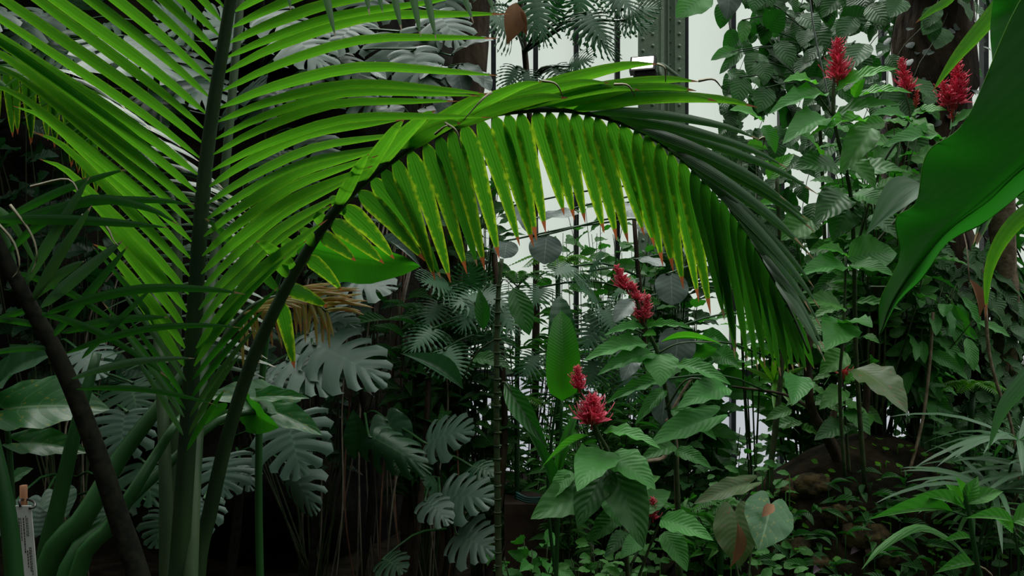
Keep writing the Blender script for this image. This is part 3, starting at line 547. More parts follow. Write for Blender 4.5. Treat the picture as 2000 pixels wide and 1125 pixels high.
climber('monstera', 'tall swiss cheese plant climbing the dark rock behind the upright frond', 'plant', (-1.6, 4.75, gz(-1.6, 4.75)), (-1.35, 4.6, 4.3),
        [(770, 60, 800, 175, 4.2, 160, 'monstera', None, (0, -.8, .6)), (800, 95, 845, 195, 4.0, 110), (700, 40, 640, 110, 4.3, 110), (640, 100, 740, 190, 4.3, 90, 'monstera2'), (560, 60, 640, 140, 4.2, 120), (690, 180, 760, 225, 4.3, 95),
         (560, 170, 480, 240, 4.4, 100), (650, 130, 560, 190, 4.3, 100, 'monstera2'), (850, 20, 900, 90, 4.3, 110), (520, 20, 590, 80, 4.4, 100), (610, 260, 640, 330, 4.4, 90), (560, 290, 500, 350, 4.4, 110), (880, -40, 860, 60, 4.4, 120), (740, -30, 700, 60, 4.4, 130), (600, 350, 560, 420, 4.5, 80, None, 'monsteradk')])
climber('monstera', 'swiss cheese plant with wavy grey-green leaves behind the far left leaflets', 'plant', (-3.1, 4.7, gz(-3.1, 4.7)), (-2.8, 4.6, 4.4),
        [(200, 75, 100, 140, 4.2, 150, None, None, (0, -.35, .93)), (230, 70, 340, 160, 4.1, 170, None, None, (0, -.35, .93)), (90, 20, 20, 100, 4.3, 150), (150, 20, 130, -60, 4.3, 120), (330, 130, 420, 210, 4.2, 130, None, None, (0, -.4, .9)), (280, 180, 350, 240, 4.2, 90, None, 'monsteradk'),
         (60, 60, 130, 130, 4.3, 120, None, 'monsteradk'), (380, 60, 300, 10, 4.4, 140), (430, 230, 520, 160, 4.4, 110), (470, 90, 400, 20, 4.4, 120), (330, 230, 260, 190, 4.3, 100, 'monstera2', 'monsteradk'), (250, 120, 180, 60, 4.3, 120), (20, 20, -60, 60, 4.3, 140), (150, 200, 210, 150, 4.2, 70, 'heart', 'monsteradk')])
climber('monstera', 'swiss cheese plant with broad grey leaves just below the browning palm tips', 'plant', (-1.1, 4.6, gz(-1.1, 4.6)), (-1.15, 4.5, 2.7),
        [(640, 560, 700, 520, 4.0, 120, 'heart'), (660, 545, 770, 570, 3.9, 110, 'monstera2'), (690, 560, 700, 610, 3.9, 80), (690, 530, 750, 530, 4.1, 60), (610, 670, 755, 745, 3.8, 125, None, None, (-.3, -.7, .75)), (600, 650, 640, 700, 3.9, 80, 'monstera2'), (560, 700, 660, 760, 3.8, 110, None, None, (-.2, -.6, .8)),
         (520, 720, 540, 780, 3.9, 90), (620, 620, 700, 640, 4.1, 70, 'monstera2')])
climber('monstera', 'swiss cheese plant with a large split leaf drooping beside the arching stalk base', 'plant', (-1.45, 4.1, gz(-1.45, 4.1)), (-1.35, 4.05, 2.0),
        [(560, 815, 590, 930, 3.6, 165, None, None, (0, -.85, .5)), (560, 905, 620, 1000, 3.7, 85, 'monstera3', None, (-.5, -.7, .4)), (430, 890, 440, 975, 3.6, 125, None, None, (.1, -.8, .5)), (470, 900, 490, 960, 3.7, 70, 'monstera2'), (600, 850, 635, 830, 3.8, 60, 'monstera2'), (400, 970, 390, 1055, 3.5, 100, 'monstera2')])
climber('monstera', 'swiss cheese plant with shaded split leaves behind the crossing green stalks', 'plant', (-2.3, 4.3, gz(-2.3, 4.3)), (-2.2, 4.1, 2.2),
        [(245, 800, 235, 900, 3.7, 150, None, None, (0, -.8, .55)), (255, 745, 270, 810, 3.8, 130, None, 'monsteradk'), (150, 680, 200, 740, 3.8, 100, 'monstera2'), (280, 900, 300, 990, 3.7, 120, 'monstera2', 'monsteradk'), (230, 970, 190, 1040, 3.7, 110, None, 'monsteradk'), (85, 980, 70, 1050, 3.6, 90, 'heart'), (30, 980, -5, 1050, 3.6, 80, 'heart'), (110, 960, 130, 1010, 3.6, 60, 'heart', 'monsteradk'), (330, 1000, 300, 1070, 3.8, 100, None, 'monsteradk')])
climber('monstera', 'swiss cheese plant with jagged leaves above the hanging roots near a broad bright leaf', 'plant', (-.85, 4.5, gz(-.85, 4.5)), (-.8, 4.4, 1.95),
        [(755, 820, 790, 905, 4.1, 85, 'heart', 'monsteradk', (0, -.9, .3)), (830, 865, 925, 840, 3.9, 85, None, None, (0, -.7, .7)), (720, 850, 840, 920, 3.9, 75, 'monstera3', 'monsteradk', (-.3, -.7, .6)), (780, 895, 790, 930, 4.0, 50, 'monstera2', 'monsteradk'), (700, 880, 690, 800, 4.3, 50, 'heart', 'monsteradk')])
climber('monstera', 'swiss cheese plant with low split leaves left of the thin bamboo-like stem', 'plant', (-.42, 4.4, gz(-.42, 4.4)), (-.4, 4.3, 1.5),
        [(860, 970, 965, 975, 3.9, 90, None, None, (0, -.7, .7)), (830, 975, 880, 1025, 3.8, 75, 'monstera2', None, (0, -.7, .6)), (890, 1040, 965, 1080, 3.8, 105, None, 'monstera', (0, -.8, .5)), (920, 910, 970, 930, 4.0, 60, 'monstera2', 'monsteradk'), (860, 960, 820, 930, 4.0, 55, 'monstera2', 'monsteradk'), (750, 1090, 790, 1120, 3.9, 70, 'monstera2', 'monsteradk')])
# round grey-leaved epiphyte
climber('clusia_shrub', 'shrub with smooth rounded grey-green leaves right of the upright frond tips', 'shrub', (-.55, 4.6, gz(-.55, 4.6)), (-.5, 4.5, 3.6),
        [(880, 108, 965, 78, 4.1, 28), (890, 130, 905, 190, 4.0, 50), (900, 125, 945, 168, 4.0, 34), (925, 140, 958, 178, 4.05, 36), (845, 130, 862, 155, 4.0, 45), (870, 185, 860, 222, 4.0, 40), (830, 210, 850, 225, 4.0, 45), (760, 205, 770, 235, 4.0, 52), (695, 128, 755, 155, 4.0, 34), (860, 125, 820, 155, 4.0, 30),
         (875, 200, 840, 190, 4.1, 28), (860, 100, 850, 60, 4.2, 34), (900, 300, 940, 345, 4.1, 40), (860, 330, 930, 380, 4.1, 32), (905, 370, 940, 420, 4.1, 36), (840, 400, 800, 470, 4.1, 40)], 'grey', 'oval', .018, 'bark', pr=.004)
climber('rubber_shrub', 'slender stemmed shrub with big dull round grey leaves before the column', 'shrub', (1.25, 4.2, gz(1.25, 4.2)), (1.3, 4.2, 2.9),
        [(1068, 458, 1062, 516, 3.9, 66, None, None, (0, -1, .1)), (990, 470, 985, 505, 4.0, 50, None, None, (0, -1, .1)), (1310, 532, 1312, 596, 3.8, 68, None, None, (.1, -1, .1)), (1325, 638, 1318, 716, 3.9, 74, None, None, (0, -1, .1)), (1050, 425, 1130, 418, 4.0, 28), (1300, 740, 1292, 830, 4.0, 60, None, None, (.2, -1, .1)),
         (1240, 585, 1200, 630, 3.9, 36, 'oval'), (1248, 505, 1300, 520, 3.9, 24), (1200, 400, 1250, 425, 4.0, 40), (1245, 690, 1215, 745, 3.9, 36, 'oval'), (1380, 470, 1340, 500, 4.0, 40), (1290, 420, 1250, 455, 4.1, 40), (1010, 400, 1045, 460, 4.1, 36)], 'grey', 'round', .016, 'stem', pr=.004)
# thin bamboo-like stem with its leaves
bs = thing('cane_plant', 'single tall dark ringed cane with a few hanging leaves in mid picture', 'plant')
a = MB(); tube(a, [P(975, 1170, 3.5), P(972, 1000, 3.5), P(970, 800, 3.5), P(972, 600, 3.5), P(980, 505, 3.5)], .015, .009, 26, 8, bump=.2)
for k in range(22): 
    p = P(972, 560+k*26, 3.5); tube(a, [p, p+Vector((0, 0, .006))], .0165, .0165, 2, 8)
a.build('cane', M['stem'], bs)
a = MB(); tube(a, [P(976, 560, 3.5), P(985, 545, 3.48), P(1002, 562, 3.46)], .003, .002, 6, 5); tube(a, [P(972, 760, 3.5), P(985, 745, 3.45), P(1000, 765, 3.4)], .004, .003, 6, 5); tube(a, [P(972, 660, 3.5), P(930, 690, 3.55), P(900, 752, 3.6)], .004, .003, 6, 5); a.build('petioles', M['stem'], bs)
LP(bs, [(1002, 562, 3.46, 1034, 655, 3.42, 46, 'dark', 'oval', (.2, -1, 0)), (985, 748, 3.45, 1074, 880, 3.3, 42, 'dark', 'lance', (-.3, -.8, .5)), (905, 760, 3.6, 782, 690, 3.5, 34, 'monsteradk', 'lance'), (925, 700, 3.6, 1000, 720, 3.5, 30, 'dark'), (945, 645, 3.6, 935, 560, 3.6, 30, 'dark', 'lance')])
# paddle leaf
pd = thing('canna_plant', 'upright plant with one tall bright green folded paddle leaf in the centre', 'plant')
a = MB(); tube(a, [P(1085, 1160, 3.45), P(1092, 950, 3.45), P(1098, 778, 3.42)], .010, .006, 12, 7); tube(a, [P(1090, 1160, 3.5), P(1070, 950, 3.5), P(1098, 700, 3.47)], .009, .005, 12, 7); a.build('stalk', M['stalk'], pd)
leafobj('strap', 'paddle', pd, P(1098, 783, 3.4), P(1096, 606, 3.42), wpx=66, nrm=(0, -1, .15)); leafobj('strap', 'monsteradk', pd, P(1098, 700, 3.46), P(1092, 578, 3.5), wpx=52, nrm=(0, -1, .3))
LP(pd, [(1080, 960, 3.45, 1028, 838, 3.4, 22, 'dark', 'strap'), (1088, 930, 3.45, 1130, 800, 3.5, 20, 'mid', 'strap')])
# ------------------------------------------------------------------ red flowered shrubs
def twigs(t, lst, m='stem'):
    a = MB()
    for r_, pts in lst: tube(a, [P(*q) for q in pts], r_, r_*.6, len(pts)*4, 6)
    a.build('branches', M[m], t)
A = thing('flowering_shrub', 'red plumed shrub in front at centre with two stacked crimson flower heads', 'shrub')
twigs(A, [(.011, [(1230, 1160, 3.35), (1215, 1010, 3.3), (1192, 895, 3.25), (1170, 850, 3.22), (1158, 820, 3.2)]), (.006, [(1205, 960, 3.28), (1165, 850, 3.25), (1140, 780, 3.24), (1130, 750, 3.24)]), (.006, [(1235, 1160, 3.3), (1280, 1040, 3.25), (1296, 1010, 3.2)]), (.006, [(1235, 1100, 3.4), (1262, 1040, 3.42), (1272, 1010, 3.42)])])
flower(A, 1157, 798, 3.2, 66, .05, wide=1.25, n=150, tiers=3); flower(A, 1129, 736, 3.24, 50, -.1, wide=.95, n=80, tiers=3); flower(A, 1275, 992, 3.42, 46, 0, wide=.85, n=60)
LP(A, [(1186, 882, 3.22, 1127, 960, 3.0, 78, 'shrub', None, (-.2, -.75, .7)), (1188, 890, 3.22, 1281, 957, 3.05, 66, 'shrub', None, (.2, -.75, .7)), (1200, 918, 3.2, 1257, 1072, 3.05, 84, 'dark', None, (.1, -.95, .25)), (1186, 912, 3.22, 1128, 1032, 3.1, 70, 'dark', None, (-.5, -.85, .1)),
       (1160, 960, 3.28, 1036, 1014, 3.15, 72, 'mid'), (1195, 950, 3.3, 1212, 1030, 3.2, 70, 'shrub'), (1115, 920, 3.3, 1073, 980, 3.2, 34), (1150, 850, 3.22, 1058, 912, 3.1, 13, 'bright', 'lance'), (1178, 845, 3.22, 1291, 877, 3.05, 30, 'shrub', None, (.1, -.5, .85)),
       (1290, 1015, 3.2, 1394, 1056, 3.05, 46), (1298, 1038, 3.2, 1342, 1117, 3.1, 50), (1252, 1052, 3.25, 1211, 1092, 3.15, 34), (1245, 1000, 3.4, 1310, 960, 3.5, 40, 'mid'), (1225, 1040, 3.3, 1180, 1090, 3.2, 30, 'dark'), (1205, 980, 3.3, 1290, 930, 3.4, 34, 'mid'), (1212, 1000, 3.3, 1150, 1060, 3.3, 36, 'dark')])
B = thing('flowering_shrub', 'red plumed shrub in mid picture with a long leaning crimson flower head below the comb', 'shrub')
twigs(B, [(.012, [(1330, 1160, 3.7), (1320, 900, 3.65), (1300, 760, 3.6), (1285, 690, 3.55), (1262, 640, 3.52), (1238, 570, 3.5)]), (.005, [(1262, 640, 3.52), (1262, 610, 3.5)]), (.005, [(1285, 690, 3.55), (1330, 670, 3.5), (1410, 668, 3.45)]), (.006, [(1300, 800, 3.6), (1345, 740, 3.55), (1420, 758, 3.5)])])
flower(B, 1212, 538, 3.5, 60, -.45, wide=.8, n=90, tiers=3); flower(B, 1238, 566, 3.5, 44, -.4, wide=.9, n=60, tiers=2); flower(B, 1262, 598, 3.5, 52, .15, wide=.7, n=80); flower(B, 1247, 602, 3.52, 48, -.1, wide=.7, n=60)
LP(B, [(1258, 640, 3.52, 1180, 655, 3.4, 20), (1262, 640, 3.52, 1354, 642, 3.4, 17), (1262, 672, 3.54, 1138, 706, 3.35, 36), (1278, 692, 3.55, 1166, 733, 3.38, 34), (1285, 690, 3.55, 1290, 756, 3.4, 74, 'shrub', 'ovate', (0, -.9, .4)), (1322, 712, 3.55, 1428, 752, 3.4, 34),
       (1258, 652, 3.5, 1282, 655, 3.45, 22, 'bright'), (1290, 668, 3.5, 1410, 672, 3.42, 9, 'bright', 'lance'), (1420, 756, 3.5, 1322, 798, 3.35, 48, 'shrub', 'ovate'), (1390, 815, 3.5, 1268, 870, 3.35, 48, 'shrub', 'heart'), (1462, 945, 3.5, 1354, 985, 3.4, 32, 'olive', 'heart'), (1300, 760, 3.6, 1240, 830, 3.5, 26), (1300, 740, 3.6, 1180, 790, 3.5, 24), (1310, 800, 3.6, 1400, 860, 3.5, 34), (1318, 880, 3.6, 1390, 915, 3.5, 30), (1318, 870, 3.6, 1250, 900, 3.5, 30, 'mid')])
Cc = thing('flowering_shrub', 'tall red plumed shrub at the upper right with three crimson flower heads', 'shrub')
twigs(Cc, [(.012, [(1690, 960, 4.0), (1672, 700, 3.9), (1668, 500, 3.8), (1660, 370, 3.7), (1630, 240, 3.65), (1628, 150, 3.65)]), (.007, [(1668, 500, 3.8), (1720, 330, 3.75), (1775, 240, 3.72), (1768, 180, 3.72)]), (.007, [(1670, 520, 3.8), (1790, 380, 3.7), (1858, 260, 3.6), (1862, 215, 3.6)]),
            (.005, [(1625, 225, 3.65), (1600, 190, 3.62), (1575, 160, 3.6)]), (.009, [(1650, 930, 3.8), (1640, 760, 3.75), (1648, 640, 3.7), (1652, 500, 3.7)]), (.005, [(1700, 560, 3.8), (1790, 560, 3.8)])])
flower(Cc, 1636, 112, 3.65, 92, 0, wide=.75, n=110); flower(Cc, 1638, 146, 3.66, 34, 0, 'pinkflower', wide=.9, n=26); flower(Cc, 1766, 143, 3.72, 76, -.2, wide=.7, n=80); flower(Cc, 1790, 190, 3.7, 34, .1, 'pinkflower', wide=.5, n=24)
flower(Cc, 1868, 150, 3.6, 100, .08, wide=.6, n=90); flower(Cc, 1845, 180, 3.6, 60, -.2, wide=.9, n=60); flower(Cc, 1878, 170, 3.6, 70, .25, wide=.8, n=60); flower(Cc, 1860, 215, 3.6, 40, 0, 'pinkflower', wide=.5, n=26)
LP(Cc, [(1592, 165, 3.62, 1530, 160, 3.5, 28, 'bright'), (1612, 185, 3.62, 1500, 224, 3.45, 38), (1632, 178, 3.65, 1754, 134, 3.5, 34, 'bright'), (1614, 232, 3.63, 1528, 282, 3.4, 56), (1672, 190, 3.65, 1782, 182, 3.5, 26, 'bright'), (1668, 190, 3.65, 1690, 152, 3.6, 20, 'bright'), (1630, 228, 3.65, 1762, 205, 3.5, 34, 'mid'),
        (1690, 238, 3.7, 1578, 268, 3.5, 24, 'bright'), (1764, 235, 3.7, 1838, 285, 3.5, 34, 'mid'), (1838, 272, 3.62, 1722, 288, 3.45, 36), (1702, 250, 3.7, 1640, 342, 3.6, 54, 'mid'), (1640, 330, 3.7, 1548, 330, 3.6, 60, 'dark'), (1775, 235, 3.7, 1700, 225, 3.6, 30), (1780, 225, 3.7, 1850, 215, 3.6, 30, 'bright'), (1855, 250, 3.6, 1910, 215, 3.5, 40), (1800, 210, 3.7, 1835, 235, 3.6, 32, 'shrub'),
        (1652, 378, 3.75, 1592, 440, 3.6, 62, 'dark'), (1660, 400, 3.75, 1625, 470, 3.7, 60, 'dark'), (1665, 380, 3.75, 1745, 410, 3.6, 60), (1670, 340, 3.75, 1760, 330, 3.65, 50, 'mid'), (1655, 310, 3.7, 1710, 370, 3.6, 46, 'mid'), (1800, 360, 3.65, 1690, 460, 3.45, 56, 'grass', 'lance'),
        (1653, 522, 3.7, 1562, 538, 3.5, 46), (1655, 522, 3.7, 1748, 540, 3.5, 44), (1652, 500, 3.7, 1596, 486, 3.6, 26, 'bright'), (1655, 505, 3.7, 1752, 495, 3.75, 70, 'shrub', 'ovate', (0, -.9, .4)), (1650, 632, 3.7, 1612, 684, 3.5, 72), (1650, 632, 3.7, 1704, 640, 3.5, 56), (1645, 600, 3.7, 1570, 590, 3.6, 40, 'mid'), (1672, 590, 3.8, 1762, 606, 3.7, 20, 'mid'),
        (1672, 720, 3.8, 1773, 808, 3.5, 84, 'olive'), (1560, 735, 3.7, 1548, 792, 3.5, 58), (1585, 430, 3.7, 1525, 470, 3.7, 50, 'mid'), (1600, 300, 3.7, 1560, 260, 3.6, 40, 'bright'), (1700, 420, 3.8, 1760, 470, 3.7, 50, 'dark'), (1655, 690, 3.8, 1600, 730, 3.8, 40, 'mid'), (1500, 350, 3.7, 1552, 300, 3.7, 30, 'bright'), (1485, 235, 3.7, 1425, 215, 3.6, 34, 'bright'), (1490, 245, 3.7, 1515, 300, 3.7, 34)])
D = thing('flowering_shrub', 'shrub behind the mound trunks carrying a single coral pink bloom', 'shrub')
twigs(D, [(.008, [(1660, 930, 4.1), (1650, 800, 4.1), (1648, 700, 4.05)])]); flower(D, 1650, 712, 4.05, 46, .1, 'pinkflower', wide=.9, n=30, tiers=2)
LP(D, [(1650, 760, 4.1, 1600, 800, 4.0, 36, 'mid'), (1652, 800, 4.1, 1700, 850, 4.0, 40, 'mid'), (1650, 830, 4.1, 1590, 860, 4.0, 36, 'dark'), (1648, 745, 4.08, 1690, 730, 4.0, 26, 'bright')])
# anthurium
an = thing('anthurium', 'low plant with a yellow-margined heart leaf leaning on the mound front', 'plant')
twigs(an, [(.005, [(1460, 1160, 3.3), (1470, 1060, 3.35), (1500, 985, 3.25)]), (.005, [(1450, 1160, 3.3), (1430, 1060, 3.35), (1435, 1000, 3.3)])])
leafobj('heart', 'olive', an, P(1435, 1000, 3.3), P(1445, 1108, 3.2), wpx=84, nrm=(-.3, -.9, .3)); leafobj('heart', 'elephant', an, P(1505, 985, 3.2), P(1482, 1074, 3.05), wpx=98, nrm=(0, -.9, .45))
leafobj('lance', 'deadleaf', an, P(1440, 1020, 3.18), P(1425, 1110, 3.16), wpx=26, nrm=(.5, -1, 0), label='withered brown leaf'); leafobj('small', 'deadleaf', an, P(1512, 985, 3.14), P(1488, 1010, 3.12), wpx=18)
# ------------------------------------------------------------------ big leaf in the right foreground
def sheet(parent, S, Lf, Rt, d0, d1, m, n=30, name='leaf', ruffle=.012):
    s = cr([(x, y, 0) for x, y in S], n); l = cr([(x, y, 0) for x, y in Lf], n); r = cr([(x, y, 0) for x, y in Rt], n); V = []; U = []
    for i in range(n):
        v = i/(n-1); d = d0+(d1-d0)*v
        for k in range(-6, 7):
            t = abs(k)/6; e = l[i] if k < 0 else r[i]; q = s[i]+(e-s[i])*t
            V.append(P(q[0], q[1], d+(.10*t*t if k > 0 else .07*t)+ruffle*math.sin(v*24+k*.3)*t)); U.append((.5+k/12, v))
    a = MB(); a.add(V, [(i*13+k, i*13+k+1, (i+1)*13+k+1, (i+1)*13+k) for i in range(n-1) for k in range(12)], U); o = a.build(name, M[m], parent)
    return o
gp = thing('ginger_plant', 'broad dark wavy leaf hanging close by at the right edge', 'plant')
S = [(2210, 120), (2100, 230), (1990, 330), (1925, 387), (1850, 450), (1790, 520), (1745, 588), (1718, 655)]
Lf = [(2150, -160), (2000, -10), (1890, 230), (1812, 298), (1790, 395), (1750, 428), (1757, 505), (1720, 585), (1717, 655)]
Rt = [(2290, 210), (2160, 340), (2040, 350), (1952, 412), (1914, 440), (1850, 474), (1800, 545), (1752, 592), (1719, 655)]
sheet(gp, S, Lf, Rt, 1.15, 1.4, 'big')
sheet(gp, [(2150, -260), (2040, -80), (1985, 30), (1945, 120)], [(2050, -260), (1960, -80), (1935, 40), (1938, 120)], [(2200, -200), (2120, -20), (2050, 60), (1950, 122)], 1.2, 1.35, 'big', 16)
sheet(gp, [(2200, 0), (2060, 180), (1960, 330), (1905, 470)], [(2120, 0), (2010, 160), (1935, 330), (1900, 480)], [(2260, 60), (2110, 210), (1985, 350), (1908, 480)], 1.5, 1.6, 'archdark', 16)
a = MB(); tube(a, [P(2250, 1500, 1.4), P(2260, 600, 1.3), P(2210, 120, 1.15), P(2150, -260, 1.2)], .02, .01, 20, 8); tube(a, [P(2210, 120, 1.15), P(2205, 40, 1.3), P(2200, 0, 1.5)], .008, .006, 8, 6); a.build('stalk', M['stalk'], gp)
for E_, dd_ in ((Lf, .07), (Rt, .10)):
    a = MB(); tube(a, [P(x, y, 1.15+.25*i/(len(E_)-1)+dd_) for i, (x, y) in enumerate(E_)], .0011, .0008, 60, 5); a.build('leaf_margin', M['lime'], gp)
a = MB(); tube(a, [P(x, y, 1.155+.25*i/7) for i, (x, y) in enumerate(S)], .0022, .001, 30, 6); a.build('midrib', M['stalk'], gp)
for nm, lab, pts, w_ in (('strap_plant', 'narrow arching green blade crossing the top right corner', [(2060, -120, 2.2), (1930, 40, 2.2), (1870, 110, 2.2), (1820, 180, 2.2)], 34), ('strap_plant', 'long narrow pointed leaf hanging at the far right below the broad leaf', [(2060, 380, 2.0), (1980, 440, 2.0), (1935, 520, 2.0), (1925, 620, 2.0)], 34), ('strap_plant', 'slim green tip reaching in from the top beside the trunk', [(1900, -100, 2.4), (1860, -10, 2.4), (1820, 20, 2.4), (1788, 45, 2.4)], 22), ('strap_plant', 'grey-green blade slanting down along the right frame edge', [(2100, 640, 2.0), (2010, 740, 2.0), (1960, 800, 2.0), (1930, 880, 2.0)], 40)):
    t = thing(nm, lab, 'plant'); c = cr([P(*q) for q in pts], 14); V = []; U = []
    for i in range(14):
        v = i/13; T = Vector(c[min(13, i+1)]-c[max(0, i-1)]).normalized(); s = T.cross(Vector((0, -1, .3))).normalized(); ww = w_*pts[0][2]/F*.5*max(.02, 1-v**2.2)
        for k in (-1, 0, 1): V.append(Vector(c[i])+s*ww*k+Vector((0, abs(k)*ww*.3, 0))); U.append((.5+k*.5, v))
    a = MB(); a.add(V, [(i*3+k, i*3+k+1, i*3+k+4, i*3+k+3) for i in range(13) for k in (0, 1)], U); a.build('leaf', M['palm' if w_ != 40 else 'grass'], t)
    q = Vector(c[0]); a = MB(); tube(a, [Vector((q.x+.5, q.y+.2, gz(q.x+.5, q.y+.2)-.02)), Vector((q.x+.45, q.y+.15, q.z*.6)), q], .010, .006, 12, 6); a.build('stalk', M['stalk'], t)
# ------------------------------------------------------------------ trunks and climbers on the right
tr = thing('tree_trunk', 'thick brown tree trunk at the upper right wrapped in small vines', 'tree')
a = MB(); tube(a, [(2.72, 5.0, gz(2.72, 5)-.1), (2.62, 5.05, 1.8), (2.42, 5.0, 2.8), (2.42, 4.9, 3.6), (2.55, 4.9, 5.5)], .24, .20, 40, 16, bump=.35); a.build('trunk', M['bark'], tr)
a = MB(); tube(a, [(2.75, 4.8, gz(2.75, 4.8)), (2.72, 4.72, 2.2), (2.66, 4.62, 3.2), (2.7, 4.6, 5.4)], .07, .06, 30, 10, bump=.3); a.build('vine_stem', M['barkpale'], tr)
def cover(name, label, cat, fn, n, kind, m, L, wr, droop=.8, group=None, sr=.003, stems=14, sm='stem'):
    """leaves lying over a surface; fn(u,v)->(point, outward)"""
    t = thing(name, label, cat, group); fb = MB(); sb = MB()
    for k in range(stems):
        u = (k+.5)/stems; pts = [fn(u+.03*math.sin(v*9+k), v)[0] for v in (0, .2, .4, .6, .8, 1)]; tube(sb, pts, sr, sr*.6, 16, 5)
    for i in range(n):
        p, o = fn(R.random(), R.random()); o = Vector(o); p = Vector(p); l = L*R.uniform(.6, 1.2)
        dv = (o*.45+Vector((R.uniform(-.7, .7), R.uniform(-.3, .3), -droop))).normalized(); b = p+o*.04*R.uniform(.3, 1.5)
        putleaf(fb, kind, b, b+dv*l, o+Vector((R.uniform(-.4, .4), R.uniform(-.4, .4), .55)), l*wr)
    sb.build('stems', M[sm], t)['kind'] = 'stuff'; fb.build('foliage', M[m], t); return t
def trunkfn(z0, z1, r, cx=None):
    def f(u, v):
        g = math.pi*(1.0+u); z = z0+(z1-z0)*v; x = np.interp(z, [.5, 1.8, 2.8, 3.6, 5.5], [2.72, 2.62, 2.42, 2.42, 2.55]); q = Vector((math.cos(g), math.sin(g), 0))
        return (Vector((x, 5.0, z))+q*r, q)
    return f
cover('ivy', 'dark ivy densely cloaking the lower part of the tree trunk', 'vine', trunkfn(gz(2.7, 5), 2.5, .34), 520, 'ivy', 'dark', .13, .95)
cover('creeping_vine', 'tiny round pale leaves trailing down the upper tree trunk', 'vine', trunkfn(2.7, 4.2, .25), 150, 'smallround', 'grey', .05, .95, .6, stems=5)
cover('climbing_vine', 'vine with mid-green leaves hanging beside the trunk behind the red flowers', 'vine', lambda u, v: (Vector((1.62+u*1.0+.22*math.sin(v*7+u*4), 5.7+.5*math.sin(u*6), 1.75+2.7*v)), Vector((math.sin(u*9)*.5, -.85, .2))), 620, 'ovate', 'dark', .21, .6, .7, stems=9)
cover('climbing_vine', 'vine curtain of glossy leaves hanging from the top edge right of the steel column', 'vine', lambda u, v: (Vector((1.33+u*1.2+.12*math.sin(v*7), 4.9+.4*math.sin(u*7), 4.3-1.7*v*(.35+.65*u))), Vector((math.sin(u*9)*.5, -.85, .2))), 190, 'oval', 'dark', .2, .6, .9, stems=8)
# tall leaves dark at the far right
bush('understory_tree', 'dense dark foliage filling the far right behind the broad leaf', 'tree', (3.9, 5.4, .8), (3.7, 5.4, 2.6), (1.0, .8, 1.5), 34, 16, 'lance', 'dark', .26, .3, droop=1.1, stemm='bark', sr=.01)
bush('understory_tree', 'loose lime green foliage glimpsed low between the ivy and the right edge', 'tree', (3.2, 5.8, .7), (3.35, 5.6, 1.7), (.6, .4, .7), 12, 14, 'oval', 'lime', .11, .45, stemm='stem')
# papyrus like umbrella palms lower right
def umbrella(name, label, x, y, d, heads, n, Lpx, wpx, m='grass', base=None):
    t = thing(name, label, 'plant'); sb = MB(); fb = MB()
    for hx, hy in heads:
        c = P(hx, hy, d); g = Vector((c.x*.95+R.uniform(-.1, .1), c.y+R.uniform(0, .2), 0)); g.z = gz(g.x, g.y)-.02; tube(sb, [g, g.lerp(c, .5)+Vector((.03, .02, 0)), c], .007, .005, 10, 6)
        for k in range(n):
            az = 6.283*k/n+R.uniform(-.15, .15); dr = Vector((math.cos(az), math.sin(az)*.8, R.uniform(-.25, .35))); L = Lpx*d/F*R.uniform(.75, 1.15)
            leaflet(None, c, c+dr.normalized()*L+Vector((0, 0, -.1*L)), wpx, m, sag=.12, nrm=(0, -.35, .93), mb=fb, n=7, fold=.2)
    sb.build('stems', M['stalk'], t); fb.build('blades', M[m], t); return t
umbrella('umbrella_sedge', 'umbrella sedge with long narrow grey-green blades arching at the lower right', 0, 0, 3.6, [(1990, 860), (1940, 960), (2040, 930)], 22, 210, 13)
umbrella('umbrella_sedge', 'smaller umbrella sedge with fine blades beneath the arching one at right', 0, 0, 3.9, [(1900, 1000), (1975, 1060)], 20, 120, 9, 'mid')
E = thing('leafy_plant', 'shrubby plant with whorled pointed leaves and orange nodes low at the right', 'plant')
twigs(E, [(.011, [(1925, 1200, 3.0), (1905, 1080, 3.0), (1890, 990, 3.0), (1882, 960, 3.0)]), (.004, [(1895, 1010, 3.0), (1862, 1000, 3.0), (1800, 975, 3.0)]), (.006, [(1985, 1200, 2.9), (1990, 1100, 2.9), (1980, 1030, 2.9)])], 'stalk')
LP(E, [(1885, 995, 3.0, 1782, 968, 2.95, 22), (1862, 1000, 3.0, 1695, 1015, 2.9, 24), (1880, 985, 3.0, 1845, 945, 3.0, 26, 'bright'), (1885, 980, 3.0, 1910, 930, 3.0, 26), (1882, 970, 3.0, 1865, 930, 3.0, 18, 'bright'), (1980, 1020, 2.9, 1885, 1012, 2.85, 20), (1895, 1050, 3.0, 1835, 1060, 2.95, 12, 'mid', 'lance'), (1978, 1020, 2.9, 2060, 1000, 2.85, 36), (1980, 1040, 2.9, 1940, 1010, 2.9, 24, 'bright'), (1885, 985, 3.0, 1960, 960, 3.0, 24), (1990, 1070, 2.9, 2040, 1120, 2.9, 40), (1900, 1100, 3.0, 1825, 1120, 2.9, 20)], 'mid', 'lance')
t = thing('strap_plant', 'single long arching green leaf over the dark soil low at right', 'plant')
a = MB(); leaflet(None, P(1900, 1098, 3.0), P(1683, 1112, 2.85), 22, 'mid', sag=.28, nrm=(0, -.5, .85), mb=a, n=14); a.build('leaf', M['mid'], t)
a = MB(); tube(a, [P(1960, 1230, 3.1), P(1940, 1130, 3.05), P(1898, 1098, 3.0)], .006, .003, 8, 6); a.build('stalk', M['barkpale'], t)
